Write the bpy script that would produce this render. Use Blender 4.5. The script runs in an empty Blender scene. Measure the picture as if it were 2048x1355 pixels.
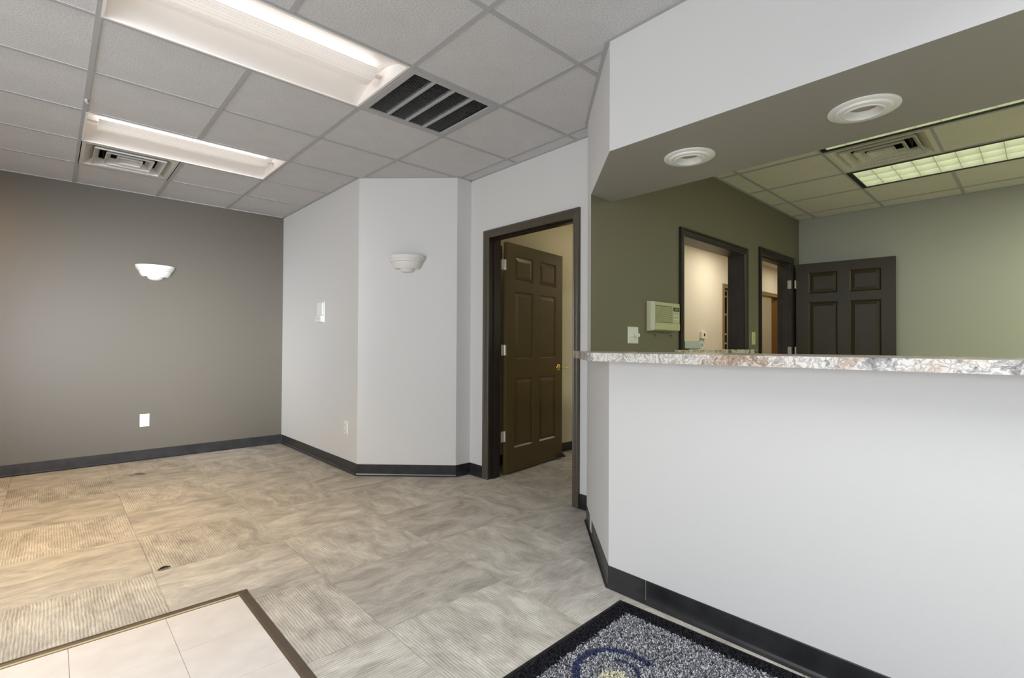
import bpy, bmesh, math, random
import numpy as np
from mathutils import Vector, Matrix

random.seed(7)
C = bpy.context.scene.collection
SC = bpy.context.scene
pi = math.pi

# ------------------------------------------------------------------ camera
YAW, PITCH, ROLL, FPX, CAMZ = 0.8205, 0.0127, 0.0050, 991.82, 1.1262
F = Vector((math.cos(YAW) * math.cos(PITCH), math.sin(YAW) * math.cos(PITCH), math.sin(PITCH)))
R0 = Vector((math.sin(YAW), -math.cos(YAW), 0))
U0 = R0.cross(F)
R1 = R0 * math.cos(ROLL) + U0 * math.sin(ROLL)
U1 = U0 * math.cos(ROLL) - R0 * math.sin(ROLL)
cam = bpy.data.objects.new('camera', bpy.data.cameras.new('camera'))
cam.matrix_world = Matrix(((R1.x, U1.x, -F.x, 0), (R1.y, U1.y, -F.y, 0), (R1.z, U1.z, -F.z, CAMZ), (0, 0, 0, 1)))
cam.data.sensor_width = 36
cam.data.lens = 36 * FPX / 2048
cam.data.clip_start = 0.02
C.objects.link(cam)
SC.camera = cam

# ------------------------------------------------------------------ exposure, sky, lights
SC.view_settings.view_transform = 'Standard'
SC.view_settings.look = 'None'
SC.view_settings.gamma = 1
SC.view_settings.use_curve_mapping = False
SC.view_settings.exposure = 0.58
SC.cycles.max_bounces = 10
SC.cycles.diffuse_bounces = 6
SC.cycles.sample_clamp_indirect = 6

W = bpy.data.worlds.new('sky')
SC.world = W
W.use_nodes = True
W.node_tree.nodes['Background'].inputs[0].default_value = (0.80, 0.88, 1.0, 1)
W.node_tree.nodes['Background'].inputs[1].default_value = 1.0


def area(name, loc, direction, sx, sy, power, color, spread=180):
    l = bpy.data.lights.new(name, 'AREA')
    l.shape = 'RECTANGLE'
    l.size, l.size_y = sx, sy
    l.energy = power
    l.color = color
    l.spread = math.radians(spread)
    o = bpy.data.objects.new(name, l)
    o.location = loc
    o.rotation_euler = Vector(direction).to_track_quat('-Z', 'Y').to_euler()
    C.objects.link(o)
    return o


DAY = (0.90, 0.95, 1.0)
# daylight through the entrance wall openings left of the camera
area('daylight_entrance', (-3.12, -0.75, 1.35), (1, 0, -0.15), 2.7, 2.0, 31, DAY, 160)
area('daylight_door', (-3.12, 1.60, 1.25), (5.07, 3.3, -0.55), 1.2, 2.0, 27, DAY, 125)
area('accent_beam', (-2.0, -2.92, 1.45), (3.22, 8.86, -0.45), 1.0, 1.9, 26, DAY, 21)  # added narrow beam from the rear that makes the accent wall glow
# added unseen lights at ceiling level that brighten the reception floor
CEILC = (0.97, 0.985, 1.0)
area('reception_fill', (0.75, -0.2, 2.55), (0, 0, -1), 1.2, 0.55, 15, CEILC, 128)
area('reception_fill', (-1.1, 0.3, 2.55), (0, 0, -1), 1.2, 0.55, 15, CEILC, 128)
area('reception_fill', (-1.1, 2.5, 2.55), (0, 0, -1), 1.2, 0.55, 8, CEILC, 128)
# added warm lights out of view, tinting the left floor and accent wall
area('warm_fill', (-0.50, 3.5, 2.55), (0.27, 0.06, -1), 0.5, 0.5, 11, (1.0, 0.55, 0.07), 84)
area('warm_fill', (-1.0, 4.2, 2.55), (0.25, 0.9, -1), 0.5, 0.5, 13, (1.0, 0.56, 0.12), 100)
# added greenish lights beyond the right edge, brightening the office
area('office_fill', (5.2, -1.4, 2.52), (0, 0, -1), 0.55, 1.2, 37, (0.93, 1.0, 0.66))
area('office_fill', (3.8, -1.6, 2.52), (0, 0, -1), 0.55, 1.2, 20, (0.93, 1.0, 0.66))
# corridor behind the partition: warm ceiling fixtures
area('corridor_light_near', (4.2, 2.75, 2.57), (0, 0, -1), 0.5, 0.5, 2.4, (1.0, 0.86, 0.52))
area('corridor_light_mid', (7.2, 2.75, 2.57), (0, 0, -1), 0.5, 0.5, 12.5, (1.0, 0.925, 0.78))
area('corridor_light_far', (9.8, 2.75, 2.57), (0, 0, -1), 0.5, 0.5, 6.5, (1.0, 0.91, 0.72))
area('side_room_light', (9.9, 4.2, 2.5), (0, 0, -1), 0.5, 0.5, 4.2, (1.0, 0.86, 0.60))

# ------------------------------------------------------------------ materials


def S(r, g, b):
    f = lambda c: (c / 12.92 if c <= 0.04045 else ((c + 0.055) / 1.055) ** 2.4)
    return (f(r / 255), f(g / 255), f(b / 255), 1)


def mat(name, col, rough=0.5, metal=0.0, spec=0.5, bump=None, mottled=None, emit=None, coat=0):
    """bump=(scale, strength), mottled=(scale, second colour, amount)"""
    m = bpy.data.materials.new(name)
    m.use_nodes = True
    nt = m.node_tree
    b = nt.nodes['Principled BSDF']
    b.inputs['Base Color'].default_value = col if len(col) == 4 else (*col, 1)
    b.inputs['Roughness'].default_value = rough
    b.inputs['Metallic'].default_value = metal
    b.inputs['Specular IOR Level'].default_value = spec
    if coat:
        b.inputs['Coat Weight'].default_value = coat
        b.inputs['Coat Roughness'].default_value = 0.15
    if emit:
        b.inputs['Emission Color'].default_value = (*emit[0], 1)
        b.inputs['Emission Strength'].default_value = emit[1]
    tc = None
    if bump or mottled:
        tc = nt.nodes.new('ShaderNodeTexCoord')
    if bump:
        n = nt.nodes.new('ShaderNodeTexNoise')
        n.inputs['Scale'].default_value = bump[0]
        n.inputs['Detail'].default_value = 3
        bp = nt.nodes.new('ShaderNodeBump')
        bp.inputs['Strength'].default_value = bump[1]
        bp.inputs['Distance'].default_value = 0.002
        nt.links.new(tc.outputs['Object'], n.inputs['Vector'])
        nt.links.new(n.outputs['Fac'], bp.inputs['Height'])
        nt.links.new(bp.outputs['Normal'], b.inputs['Normal'])
    if mottled:
        n = nt.nodes.new('ShaderNodeTexNoise')
        n.inputs['Scale'].default_value = mottled[0]
        n.inputs['Detail'].default_value = 6
        r = nt.nodes.new('ShaderNodeValToRGB')
        r.color_ramp.elements[0].position = 0.5 - mottled[2] / 2
        r.color_ramp.elements[1].position = 0.5 + mottled[2] / 2
        r.color_ramp.elements[0].color = col if len(col) == 4 else (*col, 1)
        c2 = mottled[1]
        r.color_ramp.elements[1].color = c2 if len(c2) == 4 else (*c2, 1)
        nt.links.new(tc.outputs['Object'], n.inputs['Vector'])
        nt.links.new(n.outputs['Fac'], r.inputs['Fac'])
        nt.links.new(r.outputs['Color'], b.inputs['Base Color'])
    return m


M = {}
M['light_paint'] = mat('light grey wall paint', (0.635, 0.628, 0.615), 0.55, bump=(220, 0.12))
M['taupe_paint'] = mat('taupe accent paint', (0.104, 0.091, 0.073), 0.36, bump=(220, 0.12))
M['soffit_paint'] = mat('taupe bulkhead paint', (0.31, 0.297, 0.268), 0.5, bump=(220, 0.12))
M['olive_paint'] = mat('taupe office paint', (0.165, 0.149, 0.104), 0.5, bump=(220, 0.12))
M['greige_paint'] = mat('grey office paint', (0.41, 0.405, 0.36), 0.55, bump=(220, 0.12))
M['beige_paint'] = mat('beige corridor paint', (0.70, 0.645, 0.53), 0.6, bump=(220, 0.12))
M['plaster'] = mat('ceiling deck', (0.45, 0.43, 0.38), 0.8)
M['base'] = mat('black rubber cove base', (0.014, 0.014, 0.015), 0.27, mottled=(9, (0.032, 0.032, 0.034), 0.5))
M['door'] = mat('dark brown door paint', (0.078, 0.052, 0.016), 0.34, bump=(60, 0.08))
M['door_office'] = mat('espresso door paint', (0.034, 0.025, 0.011), 0.42, spec=0.35, bump=(60, 0.08))
M['casing'] = mat('dark taupe trim paint', (0.075, 0.062, 0.044), 0.28)
M['espresso'] = mat('espresso stained wood', (0.010, 0.007, 0.006), 0.30, mottled=(6, (0.026, 0.017, 0.014), 0.6))
M['jamb_wood'] = mat('stained wood jamb', (0.030, 0.025, 0.024), 0.30, mottled=(5, (0.060, 0.053, 0.052), 0.6))
M['tan_trim'] = mat('tan corridor trim', (0.22, 0.135, 0.05), 0.4)
M['brown_jamb'] = mat('brown corridor jamb', (0.20, 0.095, 0.02), 0.4)
M['white'] = mat('white plastic', (0.78, 0.78, 0.75), 0.35)
M['almond'] = mat('almond plastic', (0.52, 0.52, 0.32), 0.4)
M['offwhite'] = mat('ceramic white', (0.73, 0.715, 0.685), 0.6)
M['white_metal'] = mat('white enamel', (0.80, 0.78, 0.75), 0.4)
M['diffuser_metal'] = mat('pale grey enamel', (0.58, 0.565, 0.54), 0.5)  # even grey, set darker than the white enamel
M['tee'] = mat('grey white tee', (0.40, 0.40, 0.41), 0.6)
M['grey_metal'] = mat('grey enamel', (0.40, 0.40, 0.39), 0.45)
M['slat_dark'] = mat('dark slat enamel', (0.55, 0.545, 0.54), 0.5)
M['black'] = mat('black metal', (0.006, 0.006, 0.006), 0.5)
M['duct'] = mat('dark duct', (0.018, 0.018, 0.02), 0.7)
M['steel'] = mat('hinge steel', (0.62, 0.61, 0.58), 0.35, metal=0.6)
M['brass'] = mat('polished brass', (0.80, 0.60, 0.22), 0.2, metal=1)
M['rubber'] = mat('black rubber', (0.012, 0.012, 0.013), 0.55)
M['display'] = mat('dark display', (0.02, 0.022, 0.02), 0.2)
M['display_lit'] = mat('grey display digits', (0.20, 0.18, 0.16), 0.3)
M['slot'] = mat('dark slot', (0.03, 0.03, 0.03), 0.6)
M['strip'] = mat('brown transition strip', (0.075, 0.055, 0.038), 0.45, mottled=(14, (0.115, 0.085, 0.058), 0.6))
M['strip_gold'] = mat('worn strip edge', (0.55, 0.46, 0.26), 0.5)
M['leaf'] = mat('dry leaf', (0.035, 0.024, 0.010), 0.8)
M['subfloor'] = mat('subfloor', (0.10, 0.09, 0.08), 0.9)
M['lamp_glass'] = mat('unlit lamp glass', (0.30, 0.265, 0.24), 0.25)
M['rib_gap_shade'] = mat('speaker gap shade', (0.16, 0.16, 0.09), 0.6)  # shade colour for the gaps between the speaker ribs
M['grey_plastic'] = mat('pale grey plastic', (0.50, 0.54, 0.56), 0.35)
M['dark_shelf'] = mat('dark closet', (0.045, 0.032, 0.018), 0.5)
M['tube'] = mat('fluorescent tube', (1, 1, 1), 0.5, emit=((1.0, 0.98, 0.965), 2.6))
M['lens'] = mat('lit office lens', (1, 1, 1), 0.5, emit=((0.96, 1.0, 0.78), 0.95))
M['louver'] = mat('white louver', (0.78, 0.80, 0.66), 0.35)
M['reflector'] = mat('white reflector pan', (0.84, 0.80, 0.77), 0.45)


def basket_material():
    m = bpy.data.materials.new('perforated basket')
    m.use_nodes = True
    nt = m.node_tree
    b = nt.nodes['Principled BSDF']
    out = nt.nodes['Material Output']
    tc = nt.nodes.new('ShaderNodeTexCoord')
    v = nt.nodes.new('ShaderNodeTexVoronoi')
    v.inputs['Scale'].default_value = 170
    v.inputs['Randomness'].default_value = 0.05
    r = nt.nodes.new('ShaderNodeValToRGB')
    r.color_ramp.elements[0].position = 0.25
    r.color_ramp.elements[0].color = (0.48, 0.46, 0.445, 1)
    r.color_ramp.elements[1].position = 0.42
    r.color_ramp.elements[1].color = (0.78, 0.76, 0.74, 1)
    nt.links.new(tc.outputs['Object'], v.inputs['Vector'])
    nt.links.new(v.outputs['Distance'], r.inputs['Fac'])
    nt.links.new(r.outputs['Color'], b.inputs['Base Color'])
    b.inputs['Roughness'].default_value = 0.5
    t = nt.nodes.new('ShaderNodeBsdfTranslucent')
    t.inputs['Color'].default_value = (0.9, 0.85, 0.8, 1)
    mx = nt.nodes.new('ShaderNodeMixShader')
    mx.inputs[0].default_value = 0.10
    nt.links.new(b.outputs[0], mx.inputs[1])
    nt.links.new(t.outputs[0], mx.inputs[2])
    nt.links.new(mx.outputs[0], out.inputs['Surface'])
    return m


M['basket'] = basket_material()


def ceiling_tile_material(name, c1, c2):
    m = bpy.data.materials.new(name)
    m.use_nodes = True
    nt = m.node_tree
    b = nt.nodes['Principled BSDF']
    tc = nt.nodes.new('ShaderNodeTexCoord')
    n = nt.nodes.new('ShaderNodeTexNoise')
    n.inputs['Scale'].default_value = 150
    n.inputs['Detail'].default_value = 5
    n.inputs['Roughness'].default_value = 0.7
    n2 = nt.nodes.new('ShaderNodeTexNoise')
    n2.inputs['Scale'].default_value = 7
    n2.inputs['Detail'].default_value = 4
    r = nt.nodes.new('ShaderNodeValToRGB')
    r.color_ramp.elements[0].position = 0.33
    r.color_ramp.elements[0].color = (*c2, 1)
    r.color_ramp.elements[1].position = 0.55
    r.color_ramp.elements[1].color = (*c1, 1)
    mx = nt.nodes.new('ShaderNodeMix')
    mx.data_type = 'RGBA'
    mx.blend_type = 'MULTIPLY'
    mx.inputs[0].default_value = 0.14
    bp = nt.nodes.new('ShaderNodeBump')
    bp.inputs['Strength'].default_value = 0.55
    bp.inputs['Distance'].default_value = 0.003
    nt.links.new(tc.outputs['Object'], n.inputs['Vector'])
    nt.links.new(tc.outputs['Object'], n2.inputs['Vector'])
    nt.links.new(n.outputs['Fac'], r.inputs['Fac'])
    nt.links.new(r.outputs['Color'], mx.inputs[6])
    nt.links.new(n2.outputs['Fac'], mx.inputs[7])
    nt.links.new(mx.outputs[2], b.inputs['Base Color'])
    nt.links.new(n.outputs['Fac'], bp.inputs['Height'])
    nt.links.new(bp.outputs['Normal'], b.inputs['Normal'])
    b.inputs['Roughness'].default_value = 0.9
    b.inputs['Specular IOR Level'].default_value = 0.2
    return m


M['tile'] = ceiling_tile_material('mineral ceiling tile', (0.68, 0.68, 0.69), (0.44, 0.44, 0.45))
M['tile_office'] = ceiling_tile_material('office ceiling tile', (0.80, 0.77, 0.68), (0.56, 0.53, 0.46))


def carpet_material():
    m = bpy.data.materials.new('ribbed carpet tile')
    m.use_nodes = True
    nt = m.node_tree
    N = nt.nodes.new
    L = nt.links.new
    b = nt.nodes['Principled BSDF']
    tc = N('ShaderNodeTexCoord')
    oi = N('ShaderNodeObjectInfo')
    off = N('ShaderNodeVectorMath')
    off.operation = 'SCALE'
    off.inputs['Scale'].default_value = 37.0
    cmb = N('ShaderNodeCombineXYZ')
    L(oi.outputs['Random'], cmb.inputs[0])
    L(oi.outputs['Random'], cmb.inputs[1])
    L(cmb.outputs[0], off.inputs[0])
    add = N('ShaderNodeVectorMath')
    add.operation = 'ADD'
    L(tc.outputs['Object'], add.inputs[0])
    L(off.outputs[0], add.inputs[1])

    def noise(sx, sy, scale, detail, rough=0.6, distort=0.0):
        mp = N('ShaderNodeMapping')
        mp.inputs['Scale'].default_value = (sx, sy, 1)
        L(add.outputs[0], mp.inputs['Vector'])
        n = N('ShaderNodeTexNoise')
        n.inputs['Scale'].default_value = scale
        n.inputs['Detail'].default_value = detail
        n.inputs['Roughness'].default_value = rough
        n.inputs['Distortion'].default_value = distort
        L(mp.outputs[0], n.inputs['Vector'])
        return n

    rib = noise(1, 17, 12, 2.5, 0.55, 0.3)      # long threads along local x
    cloud = noise(1, 2.0, 4.2, 7, 0.66, 0.7)   # streaky clouds
    r1 = N('ShaderNodeValToRGB')
    e = r1.color_ramp.elements
    e[0].position = 0.30
    e[0].color = (0.34, 0.323, 0.288, 1)
    e[1].position = 0.70
    e[1].color = (0.65, 0.63, 0.58, 1)
    L(cloud.outputs['Fac'], r1.inputs['Fac'])
    r2 = N('ShaderNodeValToRGB')
    e = r2.color_ramp.elements
    e[0].position = 0.28
    e[0].color = (0.70, 0.66, 0.61, 1)
    e[1].position = 0.66
    e[1].color = (1.18, 1.17, 1.15, 1)
    # regular raised threads, broken up by the longer fibre noise
    wv = N('ShaderNodeTexWave')
    wv.wave_type = 'BANDS'
    wv.bands_direction = 'Y'
    wv.inputs['Scale'].default_value = 27
    wv.inputs['Distortion'].default_value = 3.0
    wv.inputs['Detail'].default_value = 2
    wv.inputs['Detail Scale'].default_value = 0.35
    L(add.outputs[0], wv.inputs['Vector'])
    wm = N('ShaderNodeMix')
    wm.data_type = 'FLOAT'
    wm.inputs[0].default_value = 0.26
    L(rib.outputs['Fac'], wm.inputs[2])
    L(wv.outputs['Fac'], wm.inputs[3])
    L(wm.outputs[0], r2.inputs['Fac'])
    mx = N('ShaderNodeMix')
    mx.data_type = 'RGBA'
    mx.blend_type = 'MULTIPLY'
    mx.inputs[0].default_value = 0.85
    L(r1.outputs['Color'], mx.inputs[6])
    L(r2.outputs['Color'], mx.inputs[7])
    # each tile a little lighter or darker
    mr = N('ShaderNodeMapRange')
    mr.inputs['To Min'].default_value = 0.90
    mr.inputs['To Max'].default_value = 1.10
    L(oi.outputs['Random'], mr.inputs['Value'])
    sc = N('ShaderNodeVectorMath')
    sc.operation = 'SCALE'
    L(mx.outputs[2], sc.inputs[0])
    L(mr.outputs[0], sc.inputs['Scale'])
    # two trodden-in spots near the accent wall (they stay where they are on the floor)
    ge = N('ShaderNodeNewGeometry')
    wn = N('ShaderNodeTexNoise')
    wn.inputs['Scale'].default_value = 14
    wn.inputs['Detail'].default_value = 4
    L(ge.outputs['Position'], wn.inputs['Vector'])
    cur = sc.outputs[0]
    for (px, py, rx, ry, dark) in ((0.56, 5.35, 0.11, 0.10, 0.62), (0.80, 5.20, 0.22, 0.14, 0.22), (0.30, 5.15, 0.24, 0.16, 0.20)):
        sb = N('ShaderNodeVectorMath')
        sb.operation = 'SUBTRACT'
        sb.inputs[1].default_value = (px, py, 0)
        L(ge.outputs['Position'], sb.inputs[0])
        ml = N('ShaderNodeVectorMath')
        ml.operation = 'MULTIPLY'
        ml.inputs[1].default_value = (1 / rx, 1 / ry, 0)
        L(sb.outputs[0], ml.inputs[0])
        ln = N('ShaderNodeVectorMath')
        ln.operation = 'LENGTH'
        L(ml.outputs[0], ln.inputs[0])
        sm = N('ShaderNodeMath')
        sm.operation = 'MULTIPLY_ADD'
        sm.inputs[1].default_value = 2.4
        L(wn.outputs['Fac'], sm.inputs[0])
        L(ln.outputs['Value'], sm.inputs[2])
        mr2 = N('ShaderNodeMapRange')
        mr2.interpolation_type = 'SMOOTHSTEP'
        mr2.inputs['From Min'].default_value = 1.35
        mr2.inputs['From Max'].default_value = 1.95
        mr2.inputs['To Min'].default_value = 1 - dark
        mr2.inputs['To Max'].default_value = 1.0
        L(sm.outputs[0], mr2.inputs['Value'])
        s2_ = N('ShaderNodeVectorMath')
        s2_.operation = 'SCALE'
        L(cur, s2_.inputs[0])
        L(mr2.outputs[0], s2_.inputs['Scale'])
        cur = s2_.outputs[0]
    L(cur, b.inputs['Base Color'])
    bp = N('ShaderNodeBump')
    bp.inputs['Strength'].default_value = 0.5
    bp.inputs['Distance'].default_value = 0.004
    L(wm.outputs[0], bp.inputs['Height'])
    L(bp.outputs['Normal'], b.inputs['Normal'])
    b.inputs['Roughness'].default_value = 0.95
    b.inputs['Specular IOR Level'].default_value = 0.1
    return m


M['carpet'] = carpet_material()


def vinyl_material():
    m = mat('pale vinyl tile', (0.70, 0.64, 0.59), 0.35, mottled=(9, (0.80, 0.76, 0.72), 0.5))
    return m


M['vinyl'] = vinyl_material()


def granite_material():
    m = bpy.data.materials.new('granite laminate')
    m.use_nodes = True
    nt = m.node_tree
    N = nt.nodes.new
    L = nt.links.new
    b = nt.nodes['Principled BSDF']
    tc = N('ShaderNodeTexCoord')
    dn = N('ShaderNodeTexNoise')
    dn.inputs['Scale'].default_value = 14
    dn.inputs['Detail'].default_value = 4
    L(tc.outputs['Object'], dn.inputs['Vector'])
    mixv = N('ShaderNodeMix')
    mixv.data_type = 'VECTOR'
    mixv.inputs[0].default_value = 0.16
    L(tc.outputs['Object'], mixv.inputs[4])
    L(dn.outputs['Color'], mixv.inputs[5])
    big = N('ShaderNodeTexNoise')
    big.inputs['Scale'].default_value = 9
    big.inputs['Detail'].default_value = 5
    big.inputs['Roughness'].default_value = 0.65
    L(mixv.outputs[1], big.inputs['Vector'])
    r1 = N('ShaderNodeValToRGB')
    e = r1.color_ramp.elements
    e[0].position = 0.33
    e[0].color = (0.07, 0.06, 0.06, 1)
    e[1].position = 0.72
    e[1].color = (0.30, 0.19, 0.12, 1)
    for p, c in ((0.39, (0.34, 0.32, 0.31, 1)), (0.45, (0.72, 0.70, 0.66, 1)), (0.53, (0.68, 0.63, 0.57, 1)), (0.60, (0.46, 0.33, 0.24, 1))):
        x = e.new(p)
        x.color = c
    L(big.outputs['Fac'], r1.inputs['Fac'])
    vo = N('ShaderNodeTexVoronoi')
    vo.feature = 'DISTANCE_TO_EDGE'
    vo.inputs['Scale'].default_value = 40
    L(mixv.outputs[1], vo.inputs['Vector'])
    r2 = N('ShaderNodeValToRGB')
    e = r2.color_ramp.elements
    e[0].position = 0.01
    e[0].color = (0.22, 0.21, 0.21, 1)
    e[1].position = 0.12
    e[1].color = (1, 1, 1, 1)
    L(vo.outputs['Distance'], r2.inputs['Fac'])
    mx = N('ShaderNodeMix')
    mx.data_type = 'RGBA'
    mx.blend_type = 'MULTIPLY'
    mx.inputs[0].default_value = 0.6
    L(r1.outputs['Color'], mx.inputs[6])
    L(r2.outputs['Color'], mx.inputs[7])
    L(mx.outputs[2], b.inputs['Base Color'])
    b.inputs['Roughness'].default_value = 0.28
    return m


M['granite'] = granite_material()


def tuft_material(name, stops):
    m = bpy.data.materials.new(name)
    m.use_nodes = True
    nt = m.node_tree
    b = nt.nodes['Principled BSDF']
    g = nt.nodes.new('ShaderNodeNewGeometry')
    r = nt.nodes.new('ShaderNodeValToRGB')
    e = r.color_ramp.elements
    e[0].position, e[0].color = stops[0][0], (*stops[0][1], 1)
    e[1].position, e[1].color = stops[-1][0], (*stops[-1][1], 1)
    for p, c in stops[1:-1]:
        x = e.new(p)
        x.color = (*c, 1)
    nt.links.new(g.outputs['Random Per Island'], r.inputs['Fac'])
    nt.links.new(r.outputs['Color'], b.inputs['Base Color'])
    b.inputs['Roughness'].default_value = 0.9
    b.inputs['Specular IOR Level'].default_value = 0.15
    return m


M['tuft_grey'] = tuft_material('heather grey pile', [(0.0, (0.05, 0.05, 0.06)), (0.4, (0.16, 0.16, 0.18)), (0.6, (0.45, 0.45, 0.48)), (1.0, (0.80, 0.80, 0.83))])
M['tuft_black'] = tuft_material('black pile', [(0.0, (0.008, 0.008, 0.010)), (1.0, (0.035, 0.035, 0.042))])
M['tuft_navy'] = tuft_material('navy pile', [(0.0, (0.035, 0.045, 0.11)), (1.0, (0.085, 0.10, 0.20))])
M['tuft_cream'] = tuft_material('cream pile', [(0.0, (0.55, 0.52, 0.36)), (1.0, (0.82, 0.80, 0.62))])

# ------------------------------------------------------------------ helpers


def obj(name, bm, material, parent=None, smooth=False, bevel=0.0, seg=2):
    me = bpy.data.meshes.new(name)
    if bevel:
        bmesh.ops.bevel(bm, geom=[e for e in bm.edges if e.is_manifold and e.calc_face_angle(0) > 0.6], offset=bevel, segments=seg, affect='EDGES', profile=0.5)
    bmesh.ops.recalc_face_normals(bm, faces=bm.faces[:])
    bm.to_mesh(me)
    bm.free()
    ms = material if isinstance(material, (list, tuple)) else [material]
    for m_ in ms:
        me.materials.append(m_)
    if smooth:
        me.shade_smooth()
        try:
            me.set_sharp_from_angle(angle=math.radians(40))
        except Exception:
            pass
    o = bpy.data.objects.new(name, me)
    C.objects.link(o)
    if parent:
        o.parent = parent
    return o


def tag(o, label, cat=None, group=None, kind=None):
    o['label'] = label
    if cat:
        o['category'] = cat
    if group:
        o['group'] = group
    if kind:
        o['kind'] = kind
    return o


def thing(name, label, cat, loc=(0, 0, 0), rotz=0, group=None, kind=None):
    o = bpy.data.objects.new(name, None)
    o.empty_display_size = 0.1
    o.location = loc
    o.rotation_euler = (0, 0, rotz)
    C.objects.link(o)
    return tag(o, label, cat, group, kind)


def dup(root, loc, rotz, label, scale=None):
    r = root.copy()
    C.objects.link(r)
    r.location = loc
    r.rotation_euler = (0, 0, rotz)
    r['label'] = label
    for ch in root.children:
        c = ch.copy()
        C.objects.link(c)
        c.parent = r
        for g in ch.children:
            d = g.copy()
            C.objects.link(d)
            d.parent = c
    return r


def box(bm, x0, x1, y0, y1, z0, z1):
    v = [bm.verts.new(p) for p in ((x0, y0, z0), (x1, y0, z0), (x1, y1, z0), (x0, y1, z0), (x0, y0, z1), (x1, y0, z1), (x1, y1, z1), (x0, y1, z1))]
    for f in ((3, 2, 1, 0), (4, 5, 6, 7), (0, 1, 5, 4), (1, 2, 6, 5), (2, 3, 7, 6), (3, 0, 4, 7)):
        bm.faces.new([v[i] for i in f])
    return v


def bx(*a):
    bm = bmesh.new()
    box(bm, *a)
    return bm


def prism(bm, poly, z0, z1, matf=None):
    a = [bm.verts.new((p[0], p[1], z0)) for p in poly]
    b = [bm.verts.new((p[0], p[1], z1)) for p in poly]
    fs = [bm.faces.new(a[::-1]), bm.faces.new(b)]
    n = len(poly)
    for i in range(n):
        fs.append(bm.faces.new((a[i], a[(i + 1) % n], b[(i + 1) % n], b[i])))
    if matf:
        bm.normal_update()
        bmesh.ops.recalc_face_normals(bm, faces=bm.faces[:])
        for f in fs:
            f.material_index = matf(f.normal, f.calc_center_median())
    return fs


def lathe(bm, prof, seg=32, a0=0.0, a1=2 * pi, sy=1.0):
    """profile of (r, z) revolved about z"""
    full = abs(a1 - a0 - 2 * pi) < 1e-6
    n = seg if full else seg + 1
    rings = []
    for r, z in prof:
        rings.append([bm.verts.new((r * math.cos(a0 + (a1 - a0) * i / seg), sy * r * math.sin(a0 + (a1 - a0) * i / seg), z)) for i in range(n)])
    for k in range(len(rings) - 1):
        for i in range(seg):
            j = (i + 1) % n
            try:
                bm.faces.new((rings[k][i], rings[k][j], rings[k + 1][j], rings[k + 1][i]))
            except ValueError:
                pass
    return rings


def cyl(bm, p0, p1, r, seg=16, cap=True):
    p0, p1 = Vector(p0), Vector(p1)
    q = (p1 - p0).to_track_quat('Z', 'Y')
    a, b = [], []
    for i in range(seg):
        d = q @ Vector((r * math.cos(2 * pi * i / seg), r * math.sin(2 * pi * i / seg), 0))
        a.append(bm.verts.new(p0 + d))
        b.append(bm.verts.new(p1 + d))
    for i in range(seg):
        bm.faces.new((a[i], a[(i + 1) % seg], b[(i + 1) % seg], b[i]))
    if cap:
        bm.faces.new(a[::-1])
        bm.faces.new(b)


def clip_rect(poly, x0, x1, y0, y1):
    """Sutherland-Hodgman: the part of poly inside a rectangle"""
    def cut(pts, inside, inter):
        out = []
        for i in range(len(pts)):
            p, q = pts[i - 1], pts[i]
            if inside(q):
                if not inside(p):
                    out.append(inter(p, q))
                out.append(q)
            elif inside(p):
                out.append(inter(p, q))
        return out

    def ix(x):
        return lambda p, q: (x, p[1] + (q[1] - p[1]) * (x - p[0]) / (q[0] - p[0]))

    def iy(y):
        return lambda p, q: (p[0] + (q[0] - p[0]) * (y - p[1]) / (q[1] - p[1]), y)
    P = list(poly)
    for ins, itr in ((lambda p: p[0] >= x0, ix(x0)), (lambda p: p[0] <= x1, ix(x1)), (lambda p: p[1] >= y0, iy(y0)), (lambda p: p[1] <= y1, iy(y1))):
        P = cut(P, ins, itr)
        if not P:
            return []
    out = []
    for p in P:
        if not out or abs(p[0] - out[-1][0]) + abs(p[1] - out[-1][1]) > 1e-5:
            out.append(p)
    if len(out) > 1 and abs(out[0][0] - out[-1][0]) + abs(out[0][1] - out[-1][1]) < 1e-5:
        out.pop()
    return out if len(out) >= 3 else []


def poly_area(p):
    return abs(sum(p[i - 1][0] * p[i][1] - p[i][0] * p[i - 1][1] for i in range(len(p)))) / 2


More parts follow.
